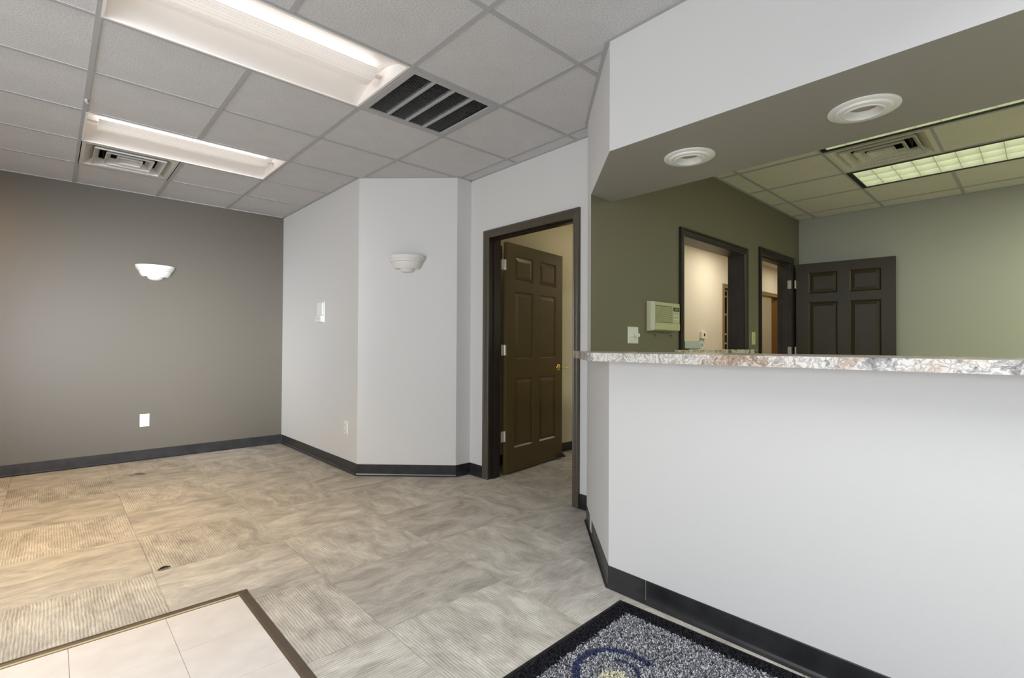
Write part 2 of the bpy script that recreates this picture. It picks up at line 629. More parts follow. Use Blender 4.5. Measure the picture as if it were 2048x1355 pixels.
def wall(name, p0, p1, inward, thick, z0, z1, material, label, holes=(), parent=None):
    """a wall whose room face runs p0->p1; inward = unit vector into the room; holes = (u0,u1,z0,z1) along p0->p1"""
    p0, p1 = Vector(p0), Vector(p1)
    L = (p1 - p0).length
    d = (p1 - p0) / L
    n = Vector(inward)
    us = sorted({0.0, L, *[h[0] for h in holes], *[h[1] for h in holes]})
    zs = sorted({z0, z1, *[h[2] for h in holes], *[h[3] for h in holes]})
    us = [u for u in us if -1e-9 <= u <= L + 1e-9]
    zs = [z for z in zs if z0 - 1e-9 <= z <= z1 + 1e-9]
    bm = bmesh.new()
    V = {}

    def v(u, z, w):
        k = (round(u, 5), round(z, 5), w)
        if k not in V:
            q = p0 + d * u - n * (thick * w)
            V[k] = bm.verts.new((q.x, q.y, z))
        return V[k]

    def solid(i, j):
        if i < 0 or j < 0 or i >= len(us) - 1 or j >= len(zs) - 1:
            return False
        uc, zc = (us[i] + us[i + 1]) / 2, (zs[j] + zs[j + 1]) / 2
        return not any(h[0] < uc < h[1] and h[2] < zc < h[3] for h in holes)
    for i in range(len(us) - 1):
        for j in range(len(zs) - 1):
            if not solid(i, j):
                continue
            a, b, c, e = us[i], us[i + 1], zs[j], zs[j + 1]
            for w in (0, 1):
                bm.faces.new((v(a, c, w), v(b, c, w), v(b, e, w), v(a, e, w)))
            for di, dj, q in ((-1, 0, ((a, c), (a, e))), (1, 0, ((b, c), (b, e))), (0, -1, ((a, c), (b, c))), (0, 1, ((a, e), (b, e)))):
                if not solid(i + di, j + dj):
                    (ua, za), (ub, zb) = q
                    bm.faces.new((v(ua, za, 0), v(ub, zb, 0), v(ub, zb, 1), v(ua, za, 1)))
    o = obj(name, bm, material, parent)
    if not parent:
        tag(o, label, 'wall', kind='structure')
    return o


# ------------------------------------------------------------------ plan
H = 2.568      # reception ceiling
HO = 2.54      # office ceiling
HC = 2.60      # corridor ceiling
TOP = 2.74
XW, YR, YL = -3.2, -3.0, 5.942     # entrance wall, rear wall, left wall
XA = 1.947                          # alcove wall
XD = 2.704                          # wall with the corridor door
XC = 1.925                          # counter wall
GY0, GY1 = 1.875, 2.02              # pass-through wall
XB = 6.158                          # office back wall
HY = 3.47                           # corridor far wall
ROOM = [(XW, YR), (XC, YR), (XC, 1.395), (2.55, 2.02), (XD, 2.02), (XD, 3.435), (2.552, 3.435), (XA, 4.04), (XA, YL), (XW, YL)]
OFFICE = [(2.62, YR), (XB, YR), (XB, GY0), (2.62, GY0)]

# ------------------------------------------------------------------ walls
wall('wall_left', (XW - 0.1, YL), (XA + 0.1, YL), (0, -1), 0.1, 0, TOP, M['taupe_paint'], 'dark taupe accent wall with one sconce and one outlet')
wall('wall_alcove', (XA, YL), (XA, 4.04), (-1, 0), 0.1, 0, TOP, M['light_paint'], 'pale grey wall right of the taupe accent wall')
s2 = math.sqrt(0.5)
bm = bmesh.new()
prism(bm, [(XA, 4.04), (2.552, 3.435), (XD, 3.435), (XD, 3.60), (2.60, 3.60), (XA + 0.1, 4.15), (XA + 0.1, 4.04)][::-1], 0, TOP)
tag(obj('wall_angle', bm, M['light_paint']), 'pale grey angled wall carrying the right hand sconce', 'wall', kind='structure')
wall('wall_corridor_door', (XD, 3.47), (XD, 2.02), (-1, 0), 0.126, 0, TOP, M['light_paint'], 'pale grey wall around the dark framed open doorway',
     holes=[(3.47 - 3.195, 3.47 - 2.253, -1, 2.042)])
# half wall under the counter
bm = bmesh.new()
prism(bm, [(XC, YR), (2.05, YR), (2.05, 1.343), (2.582, 1.875), (2.40, 1.875), (XC, 1.395)], 0, 1.0555)
tag(obj('wall_counter', bm, M['light_paint']), 'pale grey half wall under the granite counter', 'wall', kind='structure')
# bulkhead over the counter: light faces to the room, taupe underside


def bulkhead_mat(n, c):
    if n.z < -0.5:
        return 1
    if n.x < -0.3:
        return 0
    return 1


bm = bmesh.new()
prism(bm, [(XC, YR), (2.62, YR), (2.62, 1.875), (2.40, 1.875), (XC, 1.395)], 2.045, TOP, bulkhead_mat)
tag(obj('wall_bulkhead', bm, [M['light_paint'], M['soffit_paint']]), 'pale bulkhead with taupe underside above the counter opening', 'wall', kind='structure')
bm = bmesh.new()
prism(bm, [(2.40, 1.875), (2.55, 2.02), (XD, 2.02), (XD, 1.875)], 0, TOP, lambda n, c: 1 if n.y < -0.9 else 0)
tag(obj('wall_pier', bm, [M['light_paint'], M['olive_paint']]), 'narrow pier between the dark door frame and the counter opening', 'wall', kind='structure')
wall('wall_pass_through', (XD, GY0), (XB, GY0), (0, -1), GY1 - GY0, 0, TOP, M['olive_paint'], 'olive taupe office wall with the pass-through and the open doorway',
     holes=[(3.52 - XD, 4.66 - XD, 1.062, 1.975), (5.045 - XD, 5.925 - XD, -1, 2.04)])
wall('wall_office_back', (XB, GY1), (XB, YR), (-1, 0), 0.1, 0, TOP, M['greige_paint'], 'grey green wall at the back of the office behind the open door')
wall('wall_office_end', (2.62, YR), (XB + 0.1, YR), (0, 1), 0.1, 0, TOP, M['greige_paint'], 'office end wall beyond the right edge')
wall('wall_entrance', (XW, YR), (XW, YL), (1, 0), 0.1, 0, TOP, M['light_paint'], 'entrance wall with shopfront openings behind the viewer',
     holes=[(0.9, 3.6, 0.35, 2.35), (4.0, 5.2, 0.06, 2.2)])
wall('wall_rear', (XW - 0.1, YR), (2.62, YR), (0, 1), 0.1, 0, TOP, M['light_paint'], 'rear wall with a shopfront opening behind the viewer',
     holes=[(2.45, 4.85, 0.4, 2.3)])
# corridor
wall('wall_corridor', (2.83, HY), (10.9, HY), (0, -1), 0.13, 0, TOP, M['beige_paint'], 'beige corridor wall seen through the openings',
     holes=[(7.84 - 2.83, 8.72 - 2.83, -1, 2.07), (9.10 - 2.83, 10.24 - 2.83, -1, 2.07)])
wall('wall_corridor_skin', (2.83, GY1 + 0.001), (10.9, GY1 + 0.001), (0, 1), 0.0009, 0, TOP, M['beige_paint'], 'beige corridor side of the pass-through wall',
     holes=[(3.52 - 2.83, 4.66 - 2.83, 1.062, 1.975), (5.045 - 2.83, 5.925 - 2.83, -1, 2.04)])
wall('wall_corridor_end', (10.9, 1.9), (10.9, 6.0), (-1, 0), 0.1, 0, TOP, M['beige_paint'], 'beige wall at the far end of the corridor')
wall('wall_side_room', (7.2, 4.75), (10.9, 4.75), (0, -1), 0.1, 0, TOP, M['beige_paint'], 'beige wall inside the far corridor doorway')
wall('wall_closet', (7.6, 4.75), (7.6, 3.6), (1, 0), 0.1, 0, TOP, M['beige_paint'], 'closet side wall in the corridor')

# ------------------------------------------------------------------ ceilings
deck = tag(obj('ceiling', bx(XW - 0.1, 2.62, YR - 0.1, YL + 0.1, TOP, TOP + 0.05), M['plaster']), 'grey tiled reception ceiling with metal grid', 'ceiling', kind='structure')
deck_o = tag(obj('ceiling', bx(2.62, XB + 0.1, YR - 0.1, GY1, TOP, TOP + 0.05), M['plaster']), 'khaki tiled office ceiling seen over the counter', 'ceiling', kind='structure')
deck_c = obj('ceiling', bx(2.83, 11.0, GY1 + 0.002, 4.85, HC, HC + 0.05), M['beige_paint'])
tag(deck_c, 'plain beige corridor ceiling seen through the openings', 'ceiling', kind='structure')
deck_d = tag(obj('ceiling', bx(2.62, 2.83, GY1, YL + 0.1, TOP, TOP + 0.05), M['plaster']), 'strip of ceiling deck above the corridor door wall', 'ceiling', kind='structure')

T = 0.6096
GX, GYC = 0.1408, 5.2794


def grid_ceiling(deck, poly, xs, ys, z, skip, tile_m, tee_m, missing_x=(), joined=()):
    """tiles and tees of one suspended ceiling; skip(i,j) = a fixture fills that cell"""
    hw = 0.012
    for i in range(len(xs) - 1):
        for j in range(len(ys) - 1):
            if skip(i, j):
                continue
            p = clip_rect(poly, xs[i] + 0.004, xs[i + 1] - 0.004, ys[j] + 0.004, ys[j + 1] - 0.004)
            if not p or poly_area(p) < 0.002:
                continue
            cx = sum(q[0] for q in p) / len(p)
            cy = sum(q[1] for q in p) / len(p)
            b = bmesh.new()
            prism(b, [(q[0] - cx, q[1] - cy) for q in p], 0, 0.014)
            o = obj('ceiling_tile', b, tile_m, deck)
            o.location = (cx, cy, z + 0.0045)
    for i, x in enumerate(xs[1:-1]):
        segs = [(ys[0], ys[-1])]
        for (mi, y0, y1) in missing_x:
            if mi == i + 1:
                segs = [s for a, c in segs for s in ((a, min(c, y0)), (max(a, y1), c)) if s[1] - s[0] > 0.01]
        for a, c in segs:
            p = clip_rect(poly, x - hw, x + hw, a, c)
            if p and poly_area(p) > 0.0005:
                b = bmesh.new()
                prism(b, p, z, z + 0.0043)
                obj('main_tee', b, tee_m, deck)
    for j, y in enumerate(ys[1:-1]):
        for i in range(len(xs) - 1):
            if skip(i, j) and skip(i, j + 1) and (i, j) in joined:
                continue
            p = clip_rect(poly, xs[i] + hw, xs[i + 1] - hw, y - hw, y + hw)
            if p and poly_area(p) > 0.0005:
                b = bmesh.new()
                prism(b, p, z + 0.0006, z + 0.0043)
                obj('cross_tee', b, tee_m, deck)


xs = [XW - 0.2] + [GX + T * i for i in range(-5, 5)] + [XD + 0.3]
ys = [YR - 0.2] + sorted(GYC - T * j for j in range(0, 14)) + [YL + 0.3]
# cell index helpers
ix0 = xs.index(GX)


def cell(x, y):
    i = max(k for k in range(len(xs)) if xs[k] <= x)
    j = max(k for k in range(len(ys)) if ys[k] <= y)
    return i, j


L1Y = GYC - 2 * T     # far fixture: L1Y .. L1Y+T
L2Y = GYC - 5 * T     # near fixture
FIX = {cell(GX + 0.3, L1Y + 0.3), cell(GX + 0.9, L1Y + 0.3), cell(GX + 0.3, L2Y + 0.3), cell(GX + 0.9, L2Y + 0.3),
       cell(GX + 2 * T + 0.3, L2Y + 0.3), cell(GX + 0.3, L1Y + T + 0.3)}
grid_ceiling(deck, ROOM, xs, ys, H, lambda i, j: (i, j) in FIX, M['tile'], M['tee'],
             missing_x=[(ix0 + 1, L1Y, L1Y + T), (ix0 + 1, L2Y, L2Y + T)])

ox = [2.3, 2.93, 3.53, 4.13, 4.732, 5.295, 5.893, 6.5]
oy = [YR - 0.2] + [1.703 - 0.605 * k for k in range(7, -1, -1)] + [2.2]


def ocell(x, y):
    return max(k for k in range(len(ox)) if ox[k] <= x), max(k for k in range(len(oy)) if oy[k] <= y)


OFIX = {ocell(5.0, 0.8), ocell(5.0, 0.2), ocell(3.8, 0.8), ocell(3.8, 0.2), ocell(4.4, 0.8)}
grid_ceiling(deck_o, OFFICE, ox, oy, HO, lambda i, j: (i, j) in OFIX, M['tile_office'], M['tee'], joined={ocell(5.0, 0.2), ocell(3.8, 0.2)})


def wall_angles(deck, poly, z, m, skip=()):
    n = len(poly)
    for k in range(n):
        if k in skip:
            continue
        a, c = Vector(poly[k]), Vector(poly[(k + 1) % n])
        d = (c - a).normalized()
        nn = Vector((-d.y, d.x))
        w = 0.02
        b = bmesh.new()
        prism(b, [a, c, c + nn * w, a + nn * w], z - 0.0015, z + 0.006)
        obj('wall_angle_molding', b, m, deck)


wall_angles(deck, ROOM, H, M['tee'])
wall_angles(deck_o, OFFICE, HO, M['tee'])

# ------------------------------------------------------------------ floor
floor = tag(obj('floor', bx(XW - 0.1, 11.0, YR - 0.1, YL + 0.1, -0.06, -0.008), M['subfloor']), 'beige grey carpet tile floor with a pale vinyl entry patch', 'floor', kind='structure')
VX, VY = 0.655, 2.485       # corner of the vinyl patch (middle of the strip)
FLOORP = [(XW, YR), (XC, YR), (XC, 1.395), (2.40, 1.87), (2.55, 2.02), (11.0, 2.02), (11.0, HY), (XD, HY), (XD, 3.435), (2.552, 3.435), (XA, 4.04), (XA, YL), (XW, YL)]
CT = 0.605
cx0, cy0 = 0.385, 1.780
full = {}
for i in range(-6, 12):
    for j in range(-8, 8):
        x0, y0 = cx0 + CT * i, cy0 + CT * j
        p = clip_rect(FLOORP, x0 + 0.0006, x0 + CT - 0.0006, y0 + 0.0006, y0 + CT - 0.0006)
        if not p or poly_area(p) < 0.003:
            continue
        # cut away the vinyl corner
        if x0 < VX and y0 < VY:
            pieces = []
            if y0 + CT > VY:
                pieces.append(clip_rect(p, x0, x0 + CT, VY, y0 + CT))
                if x0 + CT > VX:
                    pieces.append(clip_rect(p, VX, x0 + CT, y0, VY))
            elif x0 + CT > VX:
                pieces.append(clip_rect(p, VX, x0 + CT, y0, y0 + CT))
        else:
            pieces = [p]
        for q in pieces:
            if not q or poly_area(q) < 0.002:
                continue
            c = (x0 + CT / 2, y0 + CT / 2)
            turn = (i + j) % 2 == 0           # quarter-turned: threads run along y
            isfull = abs(poly_area(q) - (CT - 0.0012) ** 2) < 1e-4
            if isfull and 'm' in full:
                o = bpy.data.objects.new('carpet_tile', full['m'])
                C.objects.link(o)
                o.parent = floor
            else:
                b = bmesh.new()
                lp = [(a[0] - c[0], a[1] - c[1]) for a in q]
                if turn:
                    lp = [(a[1], -a[0]) for a in lp]
                prism(b, lp, -0.008, 0.0)
                o = obj('carpet_tile', b, M['carpet'], floor)
                if isfull:
                    full['m'] = o.data
            o.location = (c[0], c[1], random.uniform(-0.0004, 0.0))
            o.rotation_euler = (0, 0, pi / 2 if turn else 0)
VT = 0.2985
tag(obj('floor', bx(2.06, XB, YR, GY0, -0.007, 0.0), M['carpet']), 'office carpet behind the counter', 'floor', kind='structure')
for i in range(-11, 2):
    for j in range(-18, 1):
        x0, y0 = 0.063 + VT * i, 2.462 - VT + VT * j
        p = clip_rect([(XW, YR), (VX - 0.02, YR), (VX - 0.02, VY - 0.022), (XW, VY - 0.022)], x0 + 0.0007, x0 + VT - 0.0007, y0 + 0.0007, y0 + VT - 0.0007)
        if not p or poly_area(p) < 0.001:
            continue
        b = bmesh.new()
        prism(b, p, -0.008, -0.001)
        o = obj('vinyl_tile', b, M['vinyl'], floor)


def strip(name, x0, x1, y0, y1, along_x, label):
    b = bmesh.new()
    # low domed reducer profile
    w = (y1 - y0) if along_x else (x1 - x0)
    prof = [(0, -0.008), (0, 0.001), (w * 0.25, 0.005), (w * 0.75, 0.005), (w, 0.001), (w, -0.008)]
    a, e = [], []
    for t, z in prof:
        if along_x:
            a.append(b.verts.new((x0, y0 + t, z)))
            e.append(b.verts.new((x1, y0 + t, z)))
        else:
            a.append(b.verts.new((x0 + t, y0, z)))
            e.append(b.verts.new((x0 + t, y1, z)))
    for k in range(len(prof)):
        q = (k + 1) % len(prof)
        b.faces.new((a[k], a[q], e[q], e[k]))
    b.faces.new(a)
    b.faces.new(e[::-1])
    return tag(obj(name, b, M['strip']), label, 'trim', kind='structure')


st = strip('trim_1', XW, VX + 0.02, VY - 0.008, VY + 0.02, True, 'brown transition strip along the far edge of the vinyl patch')
obj('worn_edge', bx(XW, VX - 0.02, VY - 0.020, VY - 0.0085, -0.004, 0.0008), M['strip_gold'], st)
obj('groove', bx(XW, VX - 0.02, VY - 0.024, VY - 0.0205, -0.004, 0.0006), M['strip'], st)
strip('trim_2', VX - 0.02, VX + 0.02, YR, VY - 0.0085, False, 'brown transition strip along the right edge of the vinyl patch')

# ------------------------------------------------------------------ cove base


def baseboard(name, pts, label, h=0.1, caps=True):
    """pts run so that the room lies on the LEFT of the path"""
    prof = [(0.0, h), (0.0025, h), (0.0032, h - 0.003), (0.0032, 0.018), (0.006, 0.008), (0.013, 0.003), (0.016, 0.001), (0.0, 0.001)]
    P = [Vector(p) for p in pts]
    offs = []
    for k in range(len(P)):
        if k == 0:
            d = (P[1] - P[0]).normalized()
            offs.append(Vector((-d.y, d.x)))
        elif k == len(P) - 1:
            d = (P[-1] - P[-2]).normalized()
            offs.append(Vector((-d.y, d.x)))
        else:
            d0 = (P[k] - P[k - 1]).normalized()
            d1 = (P[k + 1] - P[k]).normalized()
            n0, n1 = Vector((-d0.y, d0.x)), Vector((-d1.y, d1.x))
            m_ = (n0 + n1).normalized()
            offs.append(m_ / m_.dot(n0))
    b = bmesh.new()
    R = []
    for k in range(len(P)):
        R.append([b.verts.new((*(P[k] + offs[k] * w), z)) for w, z in prof])
    n = len(prof)
    for k in range(len(P) - 1):
        for q in range(n):
            b.faces.new((R[k][q], R[k][(q + 1) % n], R[k + 1][(q + 1) % n], R[k + 1][q]))
    b.faces.new(R[0][::-1])
    b.faces.new(R[-1])
    return tag(obj(name, b, M['base']), label, 'baseboard', kind='structure')


baseboard('baseboard_left', [(XA, YL), (XW, YL)], 'black cove base along the taupe accent wall')
baseboard('baseboard_alcove', [(XD, 3.247), (XD, 3.435), (2.552, 3.435), (XA, 4.04), (XA, YL - 0.016)], 'black cove base wrapping the pale alcove and angled walls')
baseboard('baseboard_pier', [(XD, 2.04), (XD, 2.203)], 'short black cove base right of the dark door frame')
baseboard('baseboard_corner', [(XC, 1.1975), (XC, 1.395), (2.55, 2.02)], 'black cove base piece wrapping the counter corner')
baseboard('baseboard_counter', [(XC, YR), (XC, 1.1945)], 'long scuffed black cove base under the counter')
baseboard('baseboard_corridor', [(7.78, HY), (2.84, HY)], 'black cove base in the corridor behind the open door')

# ------------------------------------------------------------------ doors and trims
CAS = [(0, 0), (0, 0.010), (0.006, 0.013), (0.012, 0.0105), (0.018, 0.010), (0.032, 0.0145), (0.042, 0.0165), (0.046, 0.015), (0.050, 0.0195), (0.062, 0.0195), (0.062, 0)]


def casing(parent, mapf, a0, a1, z0, z1, m, prof=CAS):
    """U-shaped casing: side, head, side; mapf(a, z, w) -> world"""
    def loop(u):
        return [(a0 - u, z0), (a0 - u, z1 + u), (a1 + u, z1 + u), (a1 + u, z0)]
    for k, nm in ((0, 'side_casing'), (1, 'head_casing'), (2, 'side_casing')):
        b = bmesh.new()
        A, B = [], []
        for u, w in prof:
            l = loop(u)
            A.append(b.verts.new(mapf(l[k][0], l[k][1], w)))
            B.append(b.verts.new(mapf(l[k + 1][0], l[k + 1][1], w)))
        n = len(prof)
        for q in range(n):
            b.faces.new((A[q], A[(q + 1) % n], B[(q + 1) % n], B[q]))
        b.faces.new(A)
        b.faces.new(B[::-1])
        obj(nm, b, m, parent)


def jamb(parent, mapf, a0, a1, z0, z1, depth, m, t=0.012, stop=None, sill=False):
    """lining boards of an opening, in front of the wall reveal; mapf w: 0 = wall face, negative = into the wall"""
    def board(nm, u0, u1, c0, c1, w0, w1):
        b = bmesh.new()
        v = [b.verts.new(mapf(u, c, w)) for w in (w0, w1) for (u, c) in ((u0, c0), (u1, c0), (u1, c1), (u0, c1))]
        for f in ((3, 2, 1, 0), (4, 5, 6, 7), (0, 1, 5, 4), (1, 2, 6, 5), (2, 3, 7, 6), (3, 0, 4, 7)):
            b.faces.new([v[i] for i in f])
        obj(nm, b, m, parent)
    board('side_jamb', a0 - t, a0, z0, z1, 0, -depth)
    board('side_jamb', a1, a1 + t, z0, z1, 0, -depth)
    board('head_jamb', a0 - t, a1 + t, z1, z1 + t, 0, -depth)
    if stop:
        w0, w1 = stop
        board('door_stop_strip', a0, a0 + 0.011, z0, z1 - 0.011, w0, w1)
        board('door_stop_strip', a1 - 0.011, a1, z0, z1 - 0.011, w0, w1)
        board('door_stop_strip', a0, a1, z1 - 0.011, z1, w0, w1)


PANELS = [(0.22, 0.83), (1.00, 1.60), (1.69, 1.915)]


def panel_door(name, W, Hd, t, m, label):
    """six-panel leaf: local x along the width from the hinge, y = thickness (0 = visible face, t = other), z up"""
    cols = [(0.115, W / 2 - 0.052), (W / 2 + 0.052, W - 0.115)]
    xs_ = [0, cols[0][0], cols[0][1], cols[1][0], cols[1][1], W]
    zs_ = [0.012]
    for p in PANELS:
        zs_ += list(p)
    zs_.append(Hd)
    b = bmesh.new()
    V = {}

    def v(x, y, z):
        k = (round(x, 5), round(y, 5), round(z, 5))
        if k not in V:
            V[k] = b.verts.new((x, y, z))
        return V[k]

    def ispanel(i, j):
        return i in (1, 3) and j in (1, 3, 5)
    for i in range(5):
        for j in range(len(zs_) - 1):
            x0, x1, z0, z1 = xs_[i], xs_[i + 1], zs_[j], zs_[j + 1]
            if ispanel(i, j):
                q = 0.013     # sloped sticking down to the panel
                for y0, y1 in ((0, 0.011), (t, t - 0.011)):
                    o_ = [(x0, z0), (x1, z0), (x1, z1), (x0, z1)]
                    n_ = [(x0 + q, z0 + q), (x1 - q, z0 + q), (x1 - q, z1 - q), (x0 + q, z1 - q)]
                    for k in range(4):
                        l = (k + 1) % 4
                        b.faces.new((v(o_[k][0], y0, o_[k][1]), v(o_[l][0], y0, o_[l][1]), v(n_[l][0], y1, n_[l][1]), v(n_[k][0], y1, n_[k][1])))
                n_ = [(x0 + q, z0 + q), (x1 - q, z0 + q), (x1 - q, z1 - q), (x0 + q, z1 - q)]
                for k in range(4):
                    l = (k + 1) % 4
                    b.faces.new((v(n_[k][0], 0.011, n_[k][1]), v(n_[l][0], 0.011, n_[l][1]), v(n_[l][0], t - 0.011, n_[l][1]), v(n_[k][0], t - 0.011, n_[k][1])))
            else:
                for y in (0, t):
                    b.faces.new((v(x0, y, z0), v(x1, y, z0), v(x1, y, z1), v(x0, y, z1)))
    for i in range(5):
        for z in (zs_[0], zs_[-1]):
            b.faces.new((v(xs_[i], 0, z), v(xs_[i + 1], 0, z), v(xs_[i + 1], t, z), v(xs_[i], t, z)))
    for j in range(len(zs_) - 1):
        for x in (0, W):
            b.faces.new((v(x, 0, zs_[j]), v(x, 0, zs_[j + 1]), v(x, t, zs_[j + 1]), v(x, t, zs_[j])))
    leaf = obj(name, b, m)
    tag(leaf, label, 'door', kind='structure')
    # raised panels
    q = 0.0135
    for (x0, x1) in cols:
        for (z0, z1) in PANELS:
            bb = bmesh.new()
            X0, X1, Z0, Z1 = x0 + q, x1 - q, z0 + q, z1 - q
            s = 0.032
            yb, yt = 0.0115, 0.004
            for yb, yt, mid in ((0.0115, 0.0035, t / 2), (t - 0.0115, t - 0.0035, t / 2)):
                r0 = [bb.verts.new((x, mid, z)) for x, z in ((X0, Z0), (X1, Z0), (X1, Z1), (X0, Z1))]
                r1 = [bb.verts.new((x, yb, z)) for x, z in ((X0, Z0), (X1, Z0), (X1, Z1), (X0, Z1))]
                r2 = [bb.verts.new((x, yt, z)) for x, z in ((X0 + s, Z0 + s), (X1 - s, Z0 + s), (X1 - s, Z1 - s), (X0 + s, Z1 - s))]
                for ra, rb in ((r0, r1), (r1, r2)):
                    for k in range(4):
                        l = (k + 1) % 4
                        bb.faces.new((ra[k], ra[l], rb[l], rb[k]))
                bb.faces.new(r2)
            bmesh.ops.remove_doubles(bb, verts=bb.verts[:], dist=1e-5)
            obj('panel', bb, m, leaf)
    return leaf


def hinge(parent, z, m, side=1, local=True, t=0.036):
    """three-knuckle butt hinge at the leaf's hinge edge (local x = 0, y = 0 visible face)"""
    b = bmesh.new()
    for k in range(5):
        cyl(b, (-0.008, t + 0.004, z - 0.045 + 0.018 * k), (-0.008, t + 0.004, z - 0.045 + 0.018 * k + 0.0172), 0.0065, 12)
    box(b, -0.0022, -0.0002, 0.004, t + 0.002, z - 0.045, z + 0.045)
    h_ = obj('hinge', b, m, parent, smooth=True)
    h_['label'] = 'steel hinge'
    for dz in (-0.03, 0.0, 0.03):
        bb = bmesh.new()
        cyl(bb, (-0.0030, t * 0.45 + (0.006 if dz == 0 else -0.004), z + dz), (-0.0022, t * 0.45 + (0.006 if dz == 0 else -0.004), z + dz), 0.004, 10)
        obj('screw', bb, M['grey_metal'], h_)
    return h_


# --- corridor door (brown) and its frame
mD = lambda a, z, w: (XD - w, a, z)
fr = thing('trim_1', 'dark taupe door frame around the open corridor doorway', 'door frame', (0, 0, 0), kind='structure')
casing(fr, mD, 2.265, 3.183, 0, 2.03, M['casing'])
jamb(fr, mD, 2.265, 3.183, 0, 2.03, 0.1255, M['espresso'], stop=(-0.045, -0.083))
ang = math.atan2(3.309 - 3.173, 3.777 - 2.895)
d1 = panel_door('door_1', 0.89, 2.02, 0.038, M['door'], 'brown six panel door standing open into the corridor')
d1.location = (2.893, 3.170, 0.004)
d1.rotation_euler = (0, 0, ang)
for z in (0.335, 1.08, 1.82):
    # steel hinge: plate on the leaf edge, knuckles, plate on the jamb
    b = bmesh.new()
    box(b, -0.0025, 0.0, 0.004, 0.037, z - 0.045, z + 0.045)
    hh = obj('hinge', b, M['steel'], d1)
    hh['label'] = 'steel hinge'
    b = bmesh.new()
    for k in range(3):
        cyl(b, (-0.011, 0.012, z - 0.045 + 0.03 * k), (-0.011, 0.012, z - 0.045 + 0.03 * k + 0.029), 0.008, 14)
    obj('knuckle', b, M['steel'], hh, smooth=True)
    b = bmesh.new()
    box(b, -0.058, -0.012, 0.010, 0.0125, z - 0.045, z + 0.045)
    obj('jamb_plate', b, M['steel'], hh)
    for dz in (-0.028, 0.0, 0.028):
        b = bmesh.new()
        cyl(b, (-0.0036, 0.027, z + dz), (-0.0024, 0.027, z + dz), 0.0045, 10)
        obj('screw', b, M['grey_metal'], hh)
# brass lever handle
b = bmesh.new()
prof = [(0.0, -0.010), (0.018, -0.010), (0.026, -0.008), (0.031, -0.004), (0.033, 0.0)]
lathe(b, prof, 28)
bmesh.ops.rotate(b, verts=b.verts[:], cent=(0, 0, 0), matrix=Matrix.Rotation(-pi / 2, 3, 'X'))
bmesh.ops.translate(b, verts=b.verts[:], vec=(0.82, 0, 0.905))
# after the rotation the rose points to -y
for v in b.verts:
    v.co.y = -abs(v.co.y)
hd = obj('handle', b, M['brass'], d1, smooth=True)
hd['label'] = 'brass lever handle'
b = bmesh.new()
cyl(b, (0.82, -0.008, 0.905), (0.82, -0.045, 0.905), 0.009, 14)
obj('spindle', b, M['brass'], hd, smooth=True)
b = bmesh.new()
cyl(b, (0.812, -0.045, 0.905), (0.915, -0.050, 0.903), 0.0085, 14)
obj('lever', b, M['brass'], hd, smooth=True)
b = bmesh.new()
box(b, 0.8905, 0.8925, 0.010, 0.030, 0.875, 0.935)
obj('latch_plate', b, M['brass'], d1)
# rubber-tipped kick-down stop at the foot of the free edge
b = bmesh.new()
box(b, 0.815, 0.878, -0.028, -0.0005, 0.014, 0.048)
k = obj('kick_stop', b, M['rubber'], d1, bevel=0.008)
k['label'] = 'black rubber door stop'
b = bmesh.new()
cyl(b, (0.846, -0.028, 0.03), (0.885, -0.036, 0.022), 0.012, 12)
obj('stop_tip', b, M['rubber'], k, smooth=True)
# bumper bracket behind the top of the hinge edge
b = bmesh.new()
box(b, 2.826, 2.858, 3.196, 3.214, 1.865, 1.985)
bk = obj('bracket', b, M['rubber'], fr, bevel=0.006)
b = bmesh.new()
cyl(b, (2.842, 3.205, 1.925), (2.885, 3.222, 1.925), 0.004, 10)
obj('bracket_pin', b, M['rubber'], bk)

# --- pass-through opening
mG = lambda a, z, w: (a, GY0 - w, z)
w1 = thing('window_1', 'dark framed pass-through opening in the olive office wall', 'window', (0, 0, 0), kind='structure')
CASW = [(u * 1.03, w) for u, w in CAS]
casing(w1, mG, 3.532, 4.648, 1.0985, 1.963, M['espresso'], CASW)
jamb(w1, mG, 3.532, 4.648, 1.0985, 1.963, 0.144, M['jamb_wood'])
# sill slab
b = bmesh.new()
box(b, 3.40, 4.86, 1.842, 1.8745, 1.0625, 1.0985)
box(b, 3.5205, 4.6595, 1.8745, 2.10, 1.0625, 1.0985)
sl = obj('sill', b, M['granite'], w1)
sl['label'] = 'granite sill slab'
# --- office doorway + leaf
fr2 = thing('trim_2', 'espresso door frame of the doorway in the olive office wall', 'door frame', (0, 0, 0), kind='structure')
casing(fr2, mG, 5.057, 5.913, 0, 2.028, M['espresso'])
jamb(fr2, mG, 5.057, 5.913, 0, 2.028, 0.144, M['jamb_wood'], stop=(-0.045, -0.09))
d2 = panel_door('door_2', 0.86, 2.015, 0.036, M['door_office'], 'espresso six panel door open against the back office wall')
